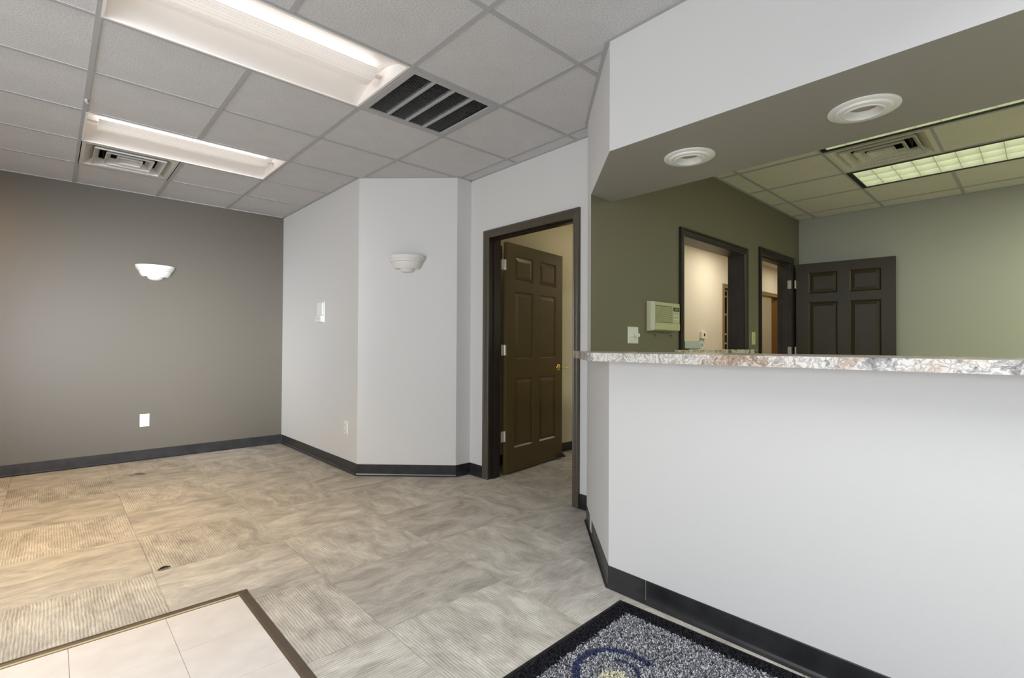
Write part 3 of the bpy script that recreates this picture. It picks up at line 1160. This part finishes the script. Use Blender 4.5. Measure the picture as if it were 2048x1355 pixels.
# hinge at the right jamb, leaf swung into the office
p_h, p_f = Vector((5.945, 1.838)), Vector((6.035, 0.985))
dd = (p_f - p_h).normalized()
d2.location = (p_h.x, p_h.y, 0.004)
d2.rotation_euler = (0, 0, math.atan2(dd.y, dd.x))
for z in (0.30, 1.075, 1.80):
    b = bmesh.new()
    for k_ in range(3):
        cyl(b, (-0.010, -0.006, z - 0.045 + 0.03 * k_), (-0.010, -0.006, z - 0.045 + 0.03 * k_ + 0.029), 0.0065, 12)
    hh = obj('hinge', b, M['steel'], d2, smooth=True)
    hh['label'] = 'steel hinge'
    b = bmesh.new()
    box(b, -0.0022, -0.0002, 0.003, 0.034, z - 0.045, z + 0.045)
    obj('leaf_plate', b, M['steel'], hh)
    # jamb plate on the frame
    b = bmesh.new()
    box(b, 5.9105, 5.9128, 1.8765, 1.914, z - 0.041, z + 0.049)
    hj = obj('hinge_plate', b, M['steel'], fr2)
    hj['label'] = 'steel hinge plate'
    for dz in (-0.028, 0, 0.028):
        b = bmesh.new()
        cyl(b, (5.9092, 1.896, z + 0.004 + dz), (5.9106, 1.896, z + 0.004 + dz), 0.004, 8)
        obj('screw', b, M['grey_metal'], hj)
b = bmesh.new()
cyl(b, (0.79, -0.001, 0.92), (0.79, -0.05, 0.92), 0.012, 14)
cyl(b, (0.79, -0.05, 0.92), (0.79, -0.075, 0.92), 0.026, 18)
h2 = obj('knob', b, M['brass'], d2, smooth=True)
h2['label'] = 'brass knob'

# --- corridor doorways
mC = lambda a, z, w: (a, HY - w, z)
fr3 = thing('trim_3', 'tan door frame of the corridor closet seen through the pass-through', 'door frame', (0, 0, 0), kind='structure')
casing(fr3, mC, 7.85, 8.71, 0, 2.06, M['tan_trim'])
jamb(fr3, mC, 7.85, 8.71, 0, 2.06, 0.1295, M['tan_trim'], t=0.0095)
fr4 = thing('trim_4', 'tan and brown door frame seen through the office doorway', 'door frame', (0, 0, 0), kind='structure')
casing(fr4, mC, 9.11, 10.23, 0, 2.06, M['tan_trim'])
jamb(fr4, mC, 9.11, 10.23, 0, 2.06, 0.1295, M['brown_jamb'], t=0.0095)
# closet shelving behind the first doorway
sh = thing('shelf_unit', 'dark closet shelving with pale shelf edges in the corridor doorway', 'shelves', (8.3, 4.0, 0))
obj('back_panel', bx(-0.5, 0.5, 0.28, 0.30, 0.0, 2.1), M['dark_shelf'], sh)
obj('side_panel', bx(-0.52, -0.50, -0.15, 0.30, 0, 2.1), M['dark_shelf'], sh)
obj('side_panel', bx(0.50, 0.52, -0.15, 0.30, 0, 2.1), M['dark_shelf'], sh)
for z in (0.3, 0.75, 1.17, 1.33, 1.68, 2.0):
    q = obj('shelf', bx(-0.499, 0.499, -0.14, 0.279, z, z + 0.022), M['dark_shelf'], sh)
    e_ = obj('shelf_edge', bx(-0.499, 0.499, -0.152, -0.1405, z - 0.004, z + 0.026), M['white'], q)
    e_['label'] = 'pale shelf edge'

# ------------------------------------------------------------------ counter
bm = bmesh.new()
prism(bm, [(1.818, YR + 0.005), (2.42, YR + 0.005), (2.42, 1.873), (2.398, 1.873), (2.322, 1.943), (1.818, 1.439)], 1.056, 1.0938)
ct = obj('countertop', bm, M['granite'], bevel=0.003)
tag(ct, 'speckled granite pattern counter slab on the pale half wall', 'countertop')

# ------------------------------------------------------------------ reception ceiling lights


def basket_light(x0, y0, label):
    t = thing('ceiling_light', label, 'ceiling light', (x0 + T, y0 + T / 2, H), group='recessed basket lights in the reception ceiling')
    hx, hy = T - 0.006, T / 2 - 0.006
    # outer lip
    b = bmesh.new()
    for a in ((-hx, hx, -hy, -hy + 0.012), (-hx, hx, hy - 0.012, hy), (-hx, -hx + 0.012, -hy + 0.012, hy - 0.012), (hx - 0.012, hx, -hy + 0.012, hy - 0.012)):
        box(b, a[0], a[1], a[2], a[3], -0.001, 0.006)
    obj('frame', b, M['white_metal'], t)
    # curved reflector pan, swept along x
    b = bmesh.new()
    pr_ = []
    n = 14
    for k in range(n + 1):
        s = -1 + 2 * k / n
        pr_.append((s * (hy - 0.012), 0.006 + 0.085 * (1 - abs(s) ** 2.2)))
    A = [b.verts.new((-hx + 0.012, y, z)) for y, z in pr_]
    B = [b.verts.new((hx - 0.012, y, z)) for y, z in pr_]
    for k in range(n):
        b.faces.new((A[k], A[k + 1], B[k + 1], B[k]))
    obj('reflector', b, M['reflector'], t, smooth=True)
    for sx in (-1, 1):
        b = bmesh.new()
        vs = [b.verts.new((sx * (hx - 0.012), y, z)) for y, z in pr_] + [b.verts.new((sx * (hx - 0.012), hy - 0.012, 0.006))]
        b.faces.new(vs[:-1])
        obj('end_plate', b, M['reflector'], t)
    # hanging perforated basket
    b = bmesh.new()
    bl = hx - 0.075
    pts = []
    for k in range(13):
        a = pi + pi * k / 12
        pts.append((0.088 * math.cos(a), 0.052 + 0.047 * math.sin(a)))
    A = [b.verts.new((-bl, y, z)) for y, z in pts]
    B = [b.verts.new((bl, y, z)) for y, z in pts]
    for k in range(12):
        b.faces.new((A[k], A[k + 1], B[k + 1], B[k]))
    b.faces.new(A)
    b.faces.new(B)
    obj('basket', b, M['basket'], t, smooth=True)
    for sx in (-1, 1):
        obj('basket_hanger', bx(sx * (hx - 0.013) - (0.062 if sx > 0 else 0), sx * (hx - 0.013) + (0.062 if sx < 0 else 0), -0.02, 0.02, 0.055, 0.062), M['reflector'], t)
    for sy in (-0.042, 0.042):
        b = bmesh.new()
        cyl(b, (-bl + 0.01, sy, 0.058), (bl - 0.01, sy, 0.058), 0.012, 12)
        tb = obj('lamp_tube', b, M['tube'], t, smooth=True)
    obj('housing', bx(-hx, hx, -hy, hy, 0.1, 0.13), M['grey_metal'], t)
    return t


la = basket_light(GX, L2Y, 'larger looking recessed basket light at the top edge, near the return grille')
lb = dup(la, (GX + T, L1Y + T / 2, H), 0, 'recessed basket light beside the square diffuser, nearer the taupe wall')

# ------------------------------------------------------------------ square supply diffusers


def diffuser(loc, label, m, size=T, w2=None):
    t = thing('ceiling_diffuser', label, 'air diffuser', loc)
    h = size / 2 - 0.006
    w = (w2 / 2 - 0.006) if w2 else h

    def ring(b, a0, z0, a1, z1):
        r = [[b.verts.new((sx * a[0], sy * a[1], z)) for sx, sy in ((-1, -1), (1, -1), (1, 1), (-1, 1))] for a, z in ((a0, z0), (a1, z1))]
        for k in range(4):
            l = (k + 1) % 4
            b.faces.new((r[0][k], r[0][l], r[1][l], r[1][k]))
    b = bmesh.new()
    ring(b, (w, h), 0.0, (w - 0.028, h - 0.028), 0.0)
    ring(b, (w - 0.028, h - 0.028), 0.0, (w - 0.095, h - 0.095), 0.055)
    ring(b, (w, h), 0.0, (w, h), 0.006)
    fr_ = obj('frame', b, m, t)
    for k, (hk, zk) in enumerate(((0.222, -0.006), (0.150, -0.004), (0.082, -0.002))):
        b = bmesh.new()
        f = w / h
        lvl = ((0.0, 0.0), (0.002, 0.012), (0.036, 0.046), (0.040, 0.046), (0.007, 0.010), (0.0045, 0.0))
        for (d0, za), (d1, zb) in zip(lvl, lvl[1:] + lvl[:1]):
            ring(b, ((hk - d0) * f, hk - d0), zk + za, ((hk - d1) * f, hk - d1), zk + zb)
        obj('cone', b, m, t)
    b = bmesh.new()
    box(b, -0.036, 0.036, -0.036, 0.036, 0.030, 0.033)
    cyl(b, (0, 0, 0.014), (0, 0, 0.030), 0.006, 10)
    obj('center_plate', b, m, t)
    b = bmesh.new()
    q = 0.15
    for a in ((-q, q, -q - 0.004, -q), (-q, q, q, q + 0.004), (-q - 0.004, -q, -q, q), (q, q + 0.004, -q, q)):
        box(b, a[0], a[1], a[2], a[3], 0.050, 0.155)
    box(b, -q, q, -q, q, 0.15, 0.155)
    obj('duct', b, M['duct'], t)
    for k in range(4):
        b = bmesh.new()
        a = k * pi / 2 + 0.5
        cyl(b, (0, 0, 0.075), (0.13 * math.cos(a), 0.13 * math.sin(a), 0.085), 0.006, 8)
        obj('damper_arm', b, M['steel'], t)
    b = bmesh.new()
    bmesh.ops.create_grid(b, x_segments=1, y_segments=1, size=1)
    bmesh.ops.scale(b, vec=(w + 0.004, h + 0.004, 1), verts=b.verts[:])
    bmesh.ops.translate(b, vec=(0, 0, 0.157), verts=b.verts[:])
    obj('plenum_cover', b, M['duct'], t)
    return t


diffuser((GX + T / 2, GYC - T / 2, H), 'white square four-way air diffuser next to the taupe accent wall', M['diffuser_metal'])
diffuser((4.431, 0.7955, HO), 'dingy square air diffuser between the office lights', M['tile_office'], 0.605, 0.602)

# ------------------------------------------------------------------ return grille
gx, gy = GX + 2 * T + T / 2, L2Y + T / 2
g = thing('return_grille', 'white framed return air grille with four dark slatted bays', 'air grille', (gx, gy, H))
hg = T / 2 - 0.006
b = bmesh.new()
fw = 0.036
for a in ((-hg, hg, -hg, -hg + fw), (-hg, hg, hg - fw, hg), (-hg, -hg + fw, -hg + fw, hg - fw), (hg - fw, hg, -hg + fw, hg - fw)):
    box(b, a[0], a[1], a[2], a[3], -0.004, 0.006)
obj('frame', b, M['tee'], g, bevel=0.0015, seg=1)
inner = hg - fw
bay = 2 * inner / 4
for k in range(1, 4):
    x = -inner + bay * k
    obj('divider_bar', bx(x - 0.007, x + 0.007, -inner, inner, -0.003, 0.02), M['tee'], g)
for k in range(4):
    b = bmesh.new()
    xa, xb = -inner + bay * k + 0.0075, -inner + bay * (k + 1) - 0.0075
    n = 42
    for s in range(n):
        y = -inner + (s + 0.5) * 2 * inner / n
        v = [b.verts.new(p) for p in ((xa, y - 0.004, 0.002), (xb, y - 0.004, 0.002), (xb, y + 0.007, 0.012), (xa, y + 0.007, 0.012))]
        b.faces.new(v)
    sl_ = obj('slats', b, M['slat_dark'], g)
    sl_['kind'] = 'stuff'
obj('duct', bx(-hg, hg, -hg, hg, 0.03, 0.14), M['duct'], g)

# ------------------------------------------------------------------ office louver lights


def louver_light(xa, xb, yb, label):
    ya = yb - 1.21
    t = thing('ceiling_light', label, 'ceiling light', ((xa + xb) / 2, (ya + yb) / 2, HO), group='louvered office lights')
    hx, hy = (xb - xa) / 2 - 0.004, (yb - ya) / 2 - 0.004
    b = bmesh.new()
    for a in ((-hx, hx, -hy, -hy + 0.035), (-hx, hx, hy - 0.035, hy), (-hx, -hx + 0.035, -hy + 0.035, hy - 0.035), (hx - 0.035, hx, -hy + 0.035, hy - 0.035)):
        box(b, a[0], a[1], a[2], a[3], -0.001, 0.05)
    f_ = obj('frame', b, M['black'], t)
    f_['label'] = 'black frame'
    ix_, iy_ = hx - 0.036, hy - 0.036
    obj('lens', bx(-ix_, ix_, -iy_, iy_, 0.075, 0.08), M['lens'], t)
    for k in range(10):
        y = -iy_ + 2 * iy_ * k / 9
        b = bmesh.new()
        # blade with a flared top
        v0 = [b.verts.new((sx * ix_, y + w, z)) for w, z in ((-0.002, 0.002), (0.002, 0.002), (0.011, 0.055), (-0.011, 0.055)) for sx in (-1, 1)]
        for q in range(4):
            l = (q + 1) % 4
            b.faces.new((v0[2 * q], v0[2 * q + 1], v0[2 * l + 1], v0[2 * l]))
        obj('cross_blade', b, M['louver'], t)
    for k in range(4):
        x = -ix_ + 2 * ix_ * k / 3
        b = bmesh.new()
        v0 = [b.verts.new((x + w, sy * iy_, z)) for w, z in ((-0.002, 0.0), (0.002, 0.0), (0.014, 0.055), (-0.014, 0.055)) for sy in (-1, 1)]
        for q in range(4):
            l = (q + 1) % 4
            b.faces.new((v0[2 * q], v0[2 * q + 1], v0[2 * l + 1], v0[2 * l]))
        obj('long_blade', b, M['louver'], t)
    obj('housing', bx(-hx, hx, -hy, hy, 0.09, 0.12), M['black'], t)
    return t


lo = louver_light(4.732, 5.295, 1.098, 'black framed louvered office light behind the dingy diffuser')
dup(lo, ((3.53 + 4.13) / 2, 1.098 - 0.605, HO), 0, 'louvered office light cut off by the bulkhead edge')

# ------------------------------------------------------------------ recessed downlights in the bulkhead


# recesses are cut into the bulkhead so that the baffle can go up into it
def recess(bulk, cx, cy, r):
    cb = bmesh.new()
    cyl(cb, (cx, cy, 2.0), (cx, cy, 2.13), r, 48)
    me = bpy.data.meshes.new('cut')
    cb.to_mesh(me)
    cb.free()
    return me


dlA, dlB = (2.288, 0.470), (2.262, 1.170)


def downlight2(loc, label):
    t = thing('downlight', label, 'recessed light', loc, group='downlights under the bulkhead')
    b = bmesh.new()
    lathe(b, [(0.118, 0.0), (0.1175, -0.004), (0.113, -0.0065), (0.094, -0.0075)], 56)
    obj('trim_ring', b, M['white'], t, smooth=True)
    b = bmesh.new()
    lathe(b, [(0.094, -0.0075), (0.093, -0.013), (0.089, -0.0155), (0.070, -0.014), (0.067, -0.017), (0.062, -0.017), (0.0605, -0.013)], 56)
    obj('inner_ring', b, M['white'], t, smooth=True)
    b = bmesh.new()
    lathe(b, [(0.0605, -0.013), (0.0595, 0.0), (0.056, 0.008), (0.051, 0.011)], 56)
    obj('baffle', b, M['white'], t, smooth=True)
    b = bmesh.new()
    rr = lathe(b, [(0.051, 0.011), (0.047, 0.014), (0.02, 0.010), (0.003, 0.009)], 32)
    b.faces.new(rr[-1])
    obj('lamp_face', b, M['lamp_glass'], t, smooth=True)
    return t


bulk = bpy.data.objects['wall_bulkhead']
for (cx, cy) in (dlA, dlB):
    cut = bpy.data.objects.new('cut', recess(bulk, cx, cy, 0.063))
    C.objects.link(cut)
    md = bulk.modifiers.new('recess', 'BOOLEAN')
    md.operation = 'DIFFERENCE'
    md.object = cut
    md.solver = 'EXACT'
    dg = bpy.context.evaluated_depsgraph_get()
    new = bpy.data.meshes.new_from_object(bulk.evaluated_get(dg))
    bulk.modifiers.clear()
    bulk.data = new
    bpy.data.objects.remove(cut)
downlight2((*dlA, 2.045), 'nearer, larger looking white downlight under the bulkhead')
downlight2((*dlB, 2.045), 'farther white downlight near the left end of the bulkhead')

# ------------------------------------------------------------------ sconces


def sconce(loc, rotz, label):
    """local: wall plane y=0, bowl towards -y; z from 0 (bottom) to 0.142"""
    t = thing('wall_sconce', label, 'sconce', loc, rotz, group='half bowl wall sconces')
    b = bmesh.new()
    prof = [(0.070, 0.052), (0.096, 0.033), (0.104, 0.033), (0.116, 0.046), (0.127, 0.066), (0.134, 0.086), (0.1345, 0.091), (0.1425, 0.093), (0.1475, 0.105), (0.1480, 0.110),
            (0.1545, 0.112), (0.1560, 0.116), (0.1605, 0.139), (0.1605, 0.143), (0.152, 0.143), (0.146, 0.112), (0.120, 0.066), (0.088, 0.050)]
    lathe(b, prof, 40, pi, 2 * pi, sy=0.82)
    obj('bowl', b, M['offwhite'], t, smooth=True)
    b = bmesh.new()
    prof = [(0.001, 0.0), (0.024, 0.0012), (0.043, 0.006), (0.058, 0.016), (0.067, 0.030), (0.072, 0.046), (0.070, 0.056), (0.001, 0.056)]
    lathe(b, prof, 36, pi, 2 * pi, sy=0.9)
    obj('lower_cup', b, M['offwhite'], t, smooth=True)
    obj('back_plate', bx(-0.05, 0.05, -0.012, -0.0005, 0.05, 0.12), M['offwhite'], t)
    return t


sconce((0.750, YL, 1.741), 0, 'white half bowl sconce on the dark taupe accent wall')
s0 = [o for o in bpy.data.objects if o.name == 'wall_sconce'][0]
dup(s0, (2.247, 3.740, 1.742), -pi / 4, 'white half bowl sconce on the pale angled wall')

# ------------------------------------------------------------------ outlets, switches, thermostats


def on_wall(o_loc, rotz):
    return dict(loc=o_loc, rotz=rotz)


def plate(b, w, h, d=0.006):
    """wall plate, local: wall plane y=0, out = -y, centred"""
    s = 0.006
    r = [[b.verts.new((sx * a, y, sz * c)) for sx, sz in ((-1, -1), (1, -1), (1, 1), (-1, 1))] for a, c, y in ((w / 2, h / 2, -0.0003), (w / 2, h / 2, -0.002), (w / 2 - s, h / 2 - s, -d))]
    for k in range(2):
        for q in range(4):
            l = (q + 1) % 4
            b.faces.new((r[k][q], r[k][l], r[k + 1][l], r[k + 1][q]))
    b.faces.new(r[2])
    b.faces.new(r[0][::-1])


def outlet(loc, rotz, label):
    t = thing('wall_outlet', label, 'outlet', loc, rotz)
    b = bmesh.new()
    plate(b, 0.076, 0.122)
    obj('plate', b, M['white'], t)
    for dz in (-0.0255, 0.0255):
        b = bmesh.new()
        pts = [(0.0165 * math.cos(a), 0.0155 * math.sin(a)) for a in [2 * pi * k / 24 for k in range(24)]]
        pts = [(max(-0.0165, min(0.0165, x * 1.25)), z) for x, z in pts]
        A = [b.verts.new((x, -0.0055, z + dz)) for x, z in pts]
        B = [b.verts.new((x, -0.0095, z + dz)) for x, z in pts]
        for q in range(24):
            l = (q + 1) % 24
            b.faces.new((A[q], A[l], B[l], B[q]))
        b.faces.new(B)
        r_ = obj('receptacle', b, M['offwhite'], t)
        b = bmesh.new()
        for sx in (-0.0063, 0.0063):
            box(b, sx - 0.001, sx + 0.001, -0.0099, -0.0094, dz - 0.003, dz + 0.006)
        cyl(b, (0, -0.0099, dz - 0.008), (0, -0.0094, dz - 0.008), 0.0022, 10)
        obj('slots', b, M['slot'], r_)
    b = bmesh.new()
    cyl(b, (0, -0.0075, 0), (0, -0.0055, 0), 0.003, 10)
    obj('screw', b, M['offwhite'], t)
    return t


RW = -pi / 2     # for walls that face -x: local -y -> -x
outlet((0.681, YL, 0.384), 0, 'white duplex outlet low on the dark taupe accent wall')
ol = [o for o in bpy.data.objects if o.name == 'wall_outlet'][0]
dup(ol, (XA, 4.257, 0.382), RW, 'white duplex outlet low on the pale alcove wall')

# white wall control with a small box below it on the alcove wall
t = thing('wall_control', 'white wall control with a small box below, on the pale alcove wall', 'wall control', (XA, 4.835, 1.44), RW)
b = bmesh.new()
plate(b, 0.165, 0.205, 0.008)
obj('plate', b, M['white'], t)
obj('cover', bx(-0.058, 0.060, -0.020, -0.0075, -0.028, 0.085), M['white'], t, bevel=0.003)
obj('lower_box', bx(-0.060, 0.066, -0.034, -0.0075, -0.094, -0.036), M['white'], t, bevel=0.004)
b = bmesh.new()
for k in range(4):
    box(b, -0.045, 0.04, -0.0348, -0.0338, -0.05 - 0.009 * k, -0.0475 - 0.009 * k)
obj('print_lines', b, M['grey_metal'], t)

# dimmer with round knob and toggle
t = thing('dimmer_switch', 'white switch plate with round dimmer knob and toggle above the counter', 'switch', (2.853, GY0, 1.198))
b = bmesh.new()
plate(b, 0.122, 0.112)
obj('plate', b, M['white'], t)
b = bmesh.new()
cyl(b, (0.028, -0.006, 0.0), (0.028, -0.024, 0.0), 0.015, 24)
cyl(b, (0.028, -0.024, 0.0), (0.028, -0.030, 0.0), 0.012, 24)
obj('knob', b, M['white'], t, smooth=True)
b = bmesh.new()
box(b, -0.033, -0.023, -0.010, -0.005, -0.012, 0.012)
v = box(b, -0.032, -0.024, -0.022, -0.010, -0.008, 0.0)
obj('toggle', b, M['white'], t)
for dx, dz in ((-0.028, 0.03), (-0.028, -0.03), (0.028, 0.03), (0.028, -0.03)):
    b = bmesh.new()
    cyl(b, (dx, -0.0075, dz), (dx, -0.0055, dz), 0.0028, 10)
    obj('screw', b, M['offwhite'], t)
t = thing('light_switch', 'slim switch plate between the pass-through and the office door frame', 'switch', (4.870, GY0, 1.203))
b = bmesh.new()
plate(b, 0.076, 0.118)
obj('plate', b, M['almond'], t)
obj('toggle', bx(-0.005, 0.005, -0.020, -0.0055, -0.004, 0.010), M['almond'], t, bevel=0.001)
for dz in (-0.03, 0.03):
    b = bmesh.new()
    cyl(b, (0, -0.0075, dz), (0, -0.0055, dz), 0.0028, 10)
    obj('screw', b, M['almond'], t)

# alarm / intercom panel
t = thing('alarm_panel', 'almond intercom panel with speaker ribs and keypad on the olive wall', 'panel', (3.20, GY0, 1.335))
b = bmesh.new()
# body tapers towards its face
r = [[b.verts.new((sx * a + dx, y, sz * c)) for sx, sz in ((-1, -1), (1, -1), (1, 1), (-1, 1))] for a, c, y, dx in ((0.178, 0.104, -0.0005, 0.0), (0.176, 0.102, -0.030, 0.0), (0.168, 0.097, -0.058, 0.0))]
for k in range(2):
    for q in range(4):
        l = (q + 1) % 4
        b.faces.new((r[k][q], r[k][l], r[k + 1][l], r[k + 1][q]))
b.faces.new(r[2])
b.faces.new(r[0][::-1])
obj('body', b, M['almond'], t, bevel=0.004)
sg_ = obj('rib_shade_sheet', bx(-0.160, 0.060, -0.0590, -0.0575, -0.045, 0.074), M['rib_gap_shade'], t)  # dark sheet standing in for shade between the ribs
for k in range(15):
    z = -0.040 + k * 0.0073
    obj('speaker_rib', bx(-0.158, 0.058, -0.0618, -0.0575, z, z + 0.0042), M['almond'], t)
obj('lower_flap', bx(-0.164, 0.164, -0.0635, -0.0575, -0.094, -0.049), M['almond'], t, bevel=0.002)
kp = obj('keypad', bx(0.064, 0.160, -0.0630, -0.0575, -0.044, 0.074), M['almond'], t, bevel=0.002)
ds = obj('display', bx(0.070, 0.154, -0.0640, -0.0628, 0.040, 0.068), M['display'], t)
obj('digits', bx(0.088, 0.138, -0.0645, -0.0639, 0.046, 0.062), M['display_lit'], ds)
for i in range(3):
    for j in range(5):
        x, z = 0.076 + 0.027 * i, 0.026 - 0.0135 * j
        obj('button', bx(x, x + 0.019, -0.0655, -0.0628, z - 0.006, z), M['white'] if j % 2 else M['almond'], kp)
for i, x in enumerate((-0.092, 0.128)):
    b = bmesh.new()
    cyl(b, (3.20 + x, GY0, 1.205), (3.20 + x, GY0 - 0.02, 1.205), 0.002, 8)
    cyl(b, (3.20 + x, GY0 - 0.019, 1.205), (3.20 + x, GY0 - 0.02, 1.188), 0.002, 8)
    hk = obj('wall_hook', b, M['slot'])
    tag(hk, 'tiny dark hook under the left end of the intercom panel' if i == 0 else 'tiny dark hook under the right end of the intercom panel', 'hook')

# corridor thermostat
t = thing('thermostat', 'small white thermostat on the beige corridor wall', 'thermostat', (7.10, HY, 1.293))
obj('body', bx(-0.075, 0.075, -0.034, -0.0005, -0.050, 0.050), M['white'], t, bevel=0.008)
obj('display', bx(-0.012, 0.034, -0.0352, -0.0338, -0.018, 0.024), M['display'], t)

# rounded white device on the sill
t = thing('desk_device', 'white rounded device with a round grey face on the granite sill', 'device', (3.775, 1.945, 1.0985), -0.15)
obj('body', bx(-0.120, 0.095, -0.040, 0.040, 0.010, 0.066), M['grey_plastic'], t, bevel=0.012, seg=3)
b = bmesh.new()
cyl(b, (0.09, -0.046, 0.038), (0.09, 0.044, 0.038), 0.032, 28)
obj('round_end', b, M['white'], t, smooth=True)
b = bmesh.new()
cyl(b, (0.09, -0.0485, 0.038), (0.09, -0.046, 0.038), 0.022, 24)
obj('dial', b, M['grey_plastic'], t, smooth=True)
b = bmesh.new()
cyl(b, (0.09, -0.050, 0.038), (0.09, -0.0485, 0.038), 0.010, 18)
obj('dial_cap', b, M['grey_metal'], t, smooth=True)
obj('foot', bx(-0.05, 0.06, -0.03, 0.03, 0.0, 0.0105), M['grey_metal'], t)

# ------------------------------------------------------------------ small things
b = bmesh.new()
cyl(b, (0.1408, 3.854, H), (0.1408, 3.854, H - 0.018), 0.008, 12)
cyl(b, (0.1408, 3.854, H - 0.018), (0.150, 3.842, H - 0.028), 0.003, 8)
tag(obj('ceiling_hook', b, M['tee']), 'tiny hook hanging from the grid by the left ceiling tiles', 'hook')
b = bmesh.new()
n = 9
for k in range(n):
    s = k / (n - 1)
    w = 0.010 * math.sin(pi * min(1, s * 1.05)) + 0.001
    cx_, cy_ = 0.405 + 0.055 * s, 3.0 - 0.006 * math.sin(3 * s) + 0.012 * s
    z = 0.002 + 0.008 * math.sin(pi * s)
    for sgn in (-1, 1):
        b.verts.new((cx_ - 0.2 * sgn * w, cy_ + sgn * w, z + 0.003 * (sgn > 0)))
    b.verts.ensure_lookup_table()
vs = b.verts[:]
for k in range(n - 1):
    b.faces.new((vs[2 * k], vs[2 * k + 1], vs[2 * k + 3], vs[2 * k + 2]))
bmesh.ops.solidify(b, geom=b.faces[:], thickness=0.001)
tag(obj('dry_leaf', b, M['leaf']), 'small dark scrap of dry leaf on the carpet', 'leaf')

# ------------------------------------------------------------------ entrance mat
ma = math.radians(2.4)
e1 = Vector((-math.cos(ma), -math.sin(ma)))
e2 = Vector((math.sin(ma), -math.cos(ma)))
mo = Vector((1.864, 1.289))
MW, ML = 0.90, 1.50
mat_t = thing('entrance_mat', 'black bordered heather grey entrance mat with a navy swirl emblem', 'mat', (0, 0, 0))


def mp(u, v_, z=0.0):
    q = mo + e1 * u + e2 * v_
    return (q.x, q.y, z)


b = bmesh.new()
for (z, d) in ((0.0005, 0.0), (0.0045, 0.004)):
    pass
lo_ = [b.verts.new(mp(u, v_, 0.0005)) for u, v_ in ((0, 0), (MW, 0), (MW, ML), (0, ML))]
hi_ = [b.verts.new(mp(u, v_, 0.0040)) for u, v_ in ((0.005, 0.005), (MW - 0.005, 0.005), (MW - 0.005, ML - 0.005), (0.005, ML - 0.005))]
for k in range(4):
    l = (k + 1) % 4
    b.faces.new((lo_[k], lo_[l], hi_[l], hi_[k]))
b.faces.new(hi_)
b.faces.new(lo_[::-1])
rb = obj('rubber_backing', b, M['rubber'], mat_t)

rng = np.random.default_rng(5)
NT = 130000
# only the part of the mat towards the view is dense
u = rng.uniform(0.018, MW - 0.018, NT)
v_ = rng.uniform(0.018, ML - 0.018, NT) ** 1.0
X = mo.x + e1.x * u + e2.x * v_
Y = mo.y + e1.y * u + e2.y * v_
edge = np.minimum(np.minimum(u, MW - u), np.minimum(v_, ML - v_))
wob = 0.0015 * np.sin(u * 60) + rng.normal(0, 0.004, NT)
LC = (1.424, 1.003)
rr_ = np.hypot(X - LC[0], Y - LC[1])
th = np.degrees(np.arctan2(Y - LC[1], X - LC[0]))
th = np.where(th < -90, th + 360, th)
zone = np.zeros(NT, int)                       # 0 grey
zone[edge < 0.088 + wob] = 1                   # 1 black border
zone[(rr_ > 0.120) & (rr_ < 0.148) & (th > -27) & (th < 230)] = 2
zone[(rr_ > 0.071) & (rr_ < 0.086) & (th > -60) & (th < 38)] = 2
zone[np.hypot(X - 1.392, Y - 0.985) < 0.055] = 3


def tufts(name, sel, m, h):
    xs_, ys_ = X[sel], Y[sel]
    n = len(xs_)
    a = rng.uniform(0, 2 * pi, n)
    w = rng.uniform(0.0012, 0.0022, n)
    ln = rng.uniform(0.003, 0.0075, n)
    b_ = rng.uniform(0, 2 * pi, n)
    hh = h * rng.uniform(0.7, 1.2, n)
    V = np.zeros((n, 4, 3))
    ca, sa = np.cos(a) * w, np.sin(a) * w
    lx, ly = np.cos(b_) * ln, np.sin(b_) * ln
    z0 = 0.0038
    V[:, 0] = np.stack([xs_ - ca, ys_ - sa, np.full(n, z0)], 1)
    V[:, 1] = np.stack([xs_ + ca, ys_ + sa, np.full(n, z0)], 1)
    V[:, 2] = np.stack([xs_ + ca + lx, ys_ + sa + ly, z0 + hh], 1)
    V[:, 3] = np.stack([xs_ - ca + lx, ys_ - sa + ly, z0 + hh], 1)
    me = bpy.data.meshes.new(name)
    me.vertices.add(4 * n)
    me.vertices.foreach_set('co', V.reshape(-1))
    me.loops.add(4 * n)
    me.loops.foreach_set('vertex_index', np.arange(4 * n, dtype=np.int32))
    me.polygons.add(n)
    me.polygons.foreach_set('loop_start', np.arange(0, 4 * n, 4, dtype=np.int32))
    me.update(calc_edges=True)
    me.validate()
    me.materials.append(m)
    o = bpy.data.objects.new(name, me)
    C.objects.link(o)
    o.parent = mat_t
    o['kind'] = 'stuff'
    return o


tufts('grey_pile', zone == 0, M['tuft_grey'], 0.006)
q = tufts('border_pile', zone == 1, M['tuft_black'], 0.006)
q['label'] = 'black pile border'
q = tufts('emblem_arcs', zone == 2, M['tuft_navy'], 0.0055)
q['label'] = 'navy swirl arcs'
q = tufts('emblem_disc', zone == 3, M['tuft_cream'], 0.0055)
q['label'] = 'cream emblem disc'
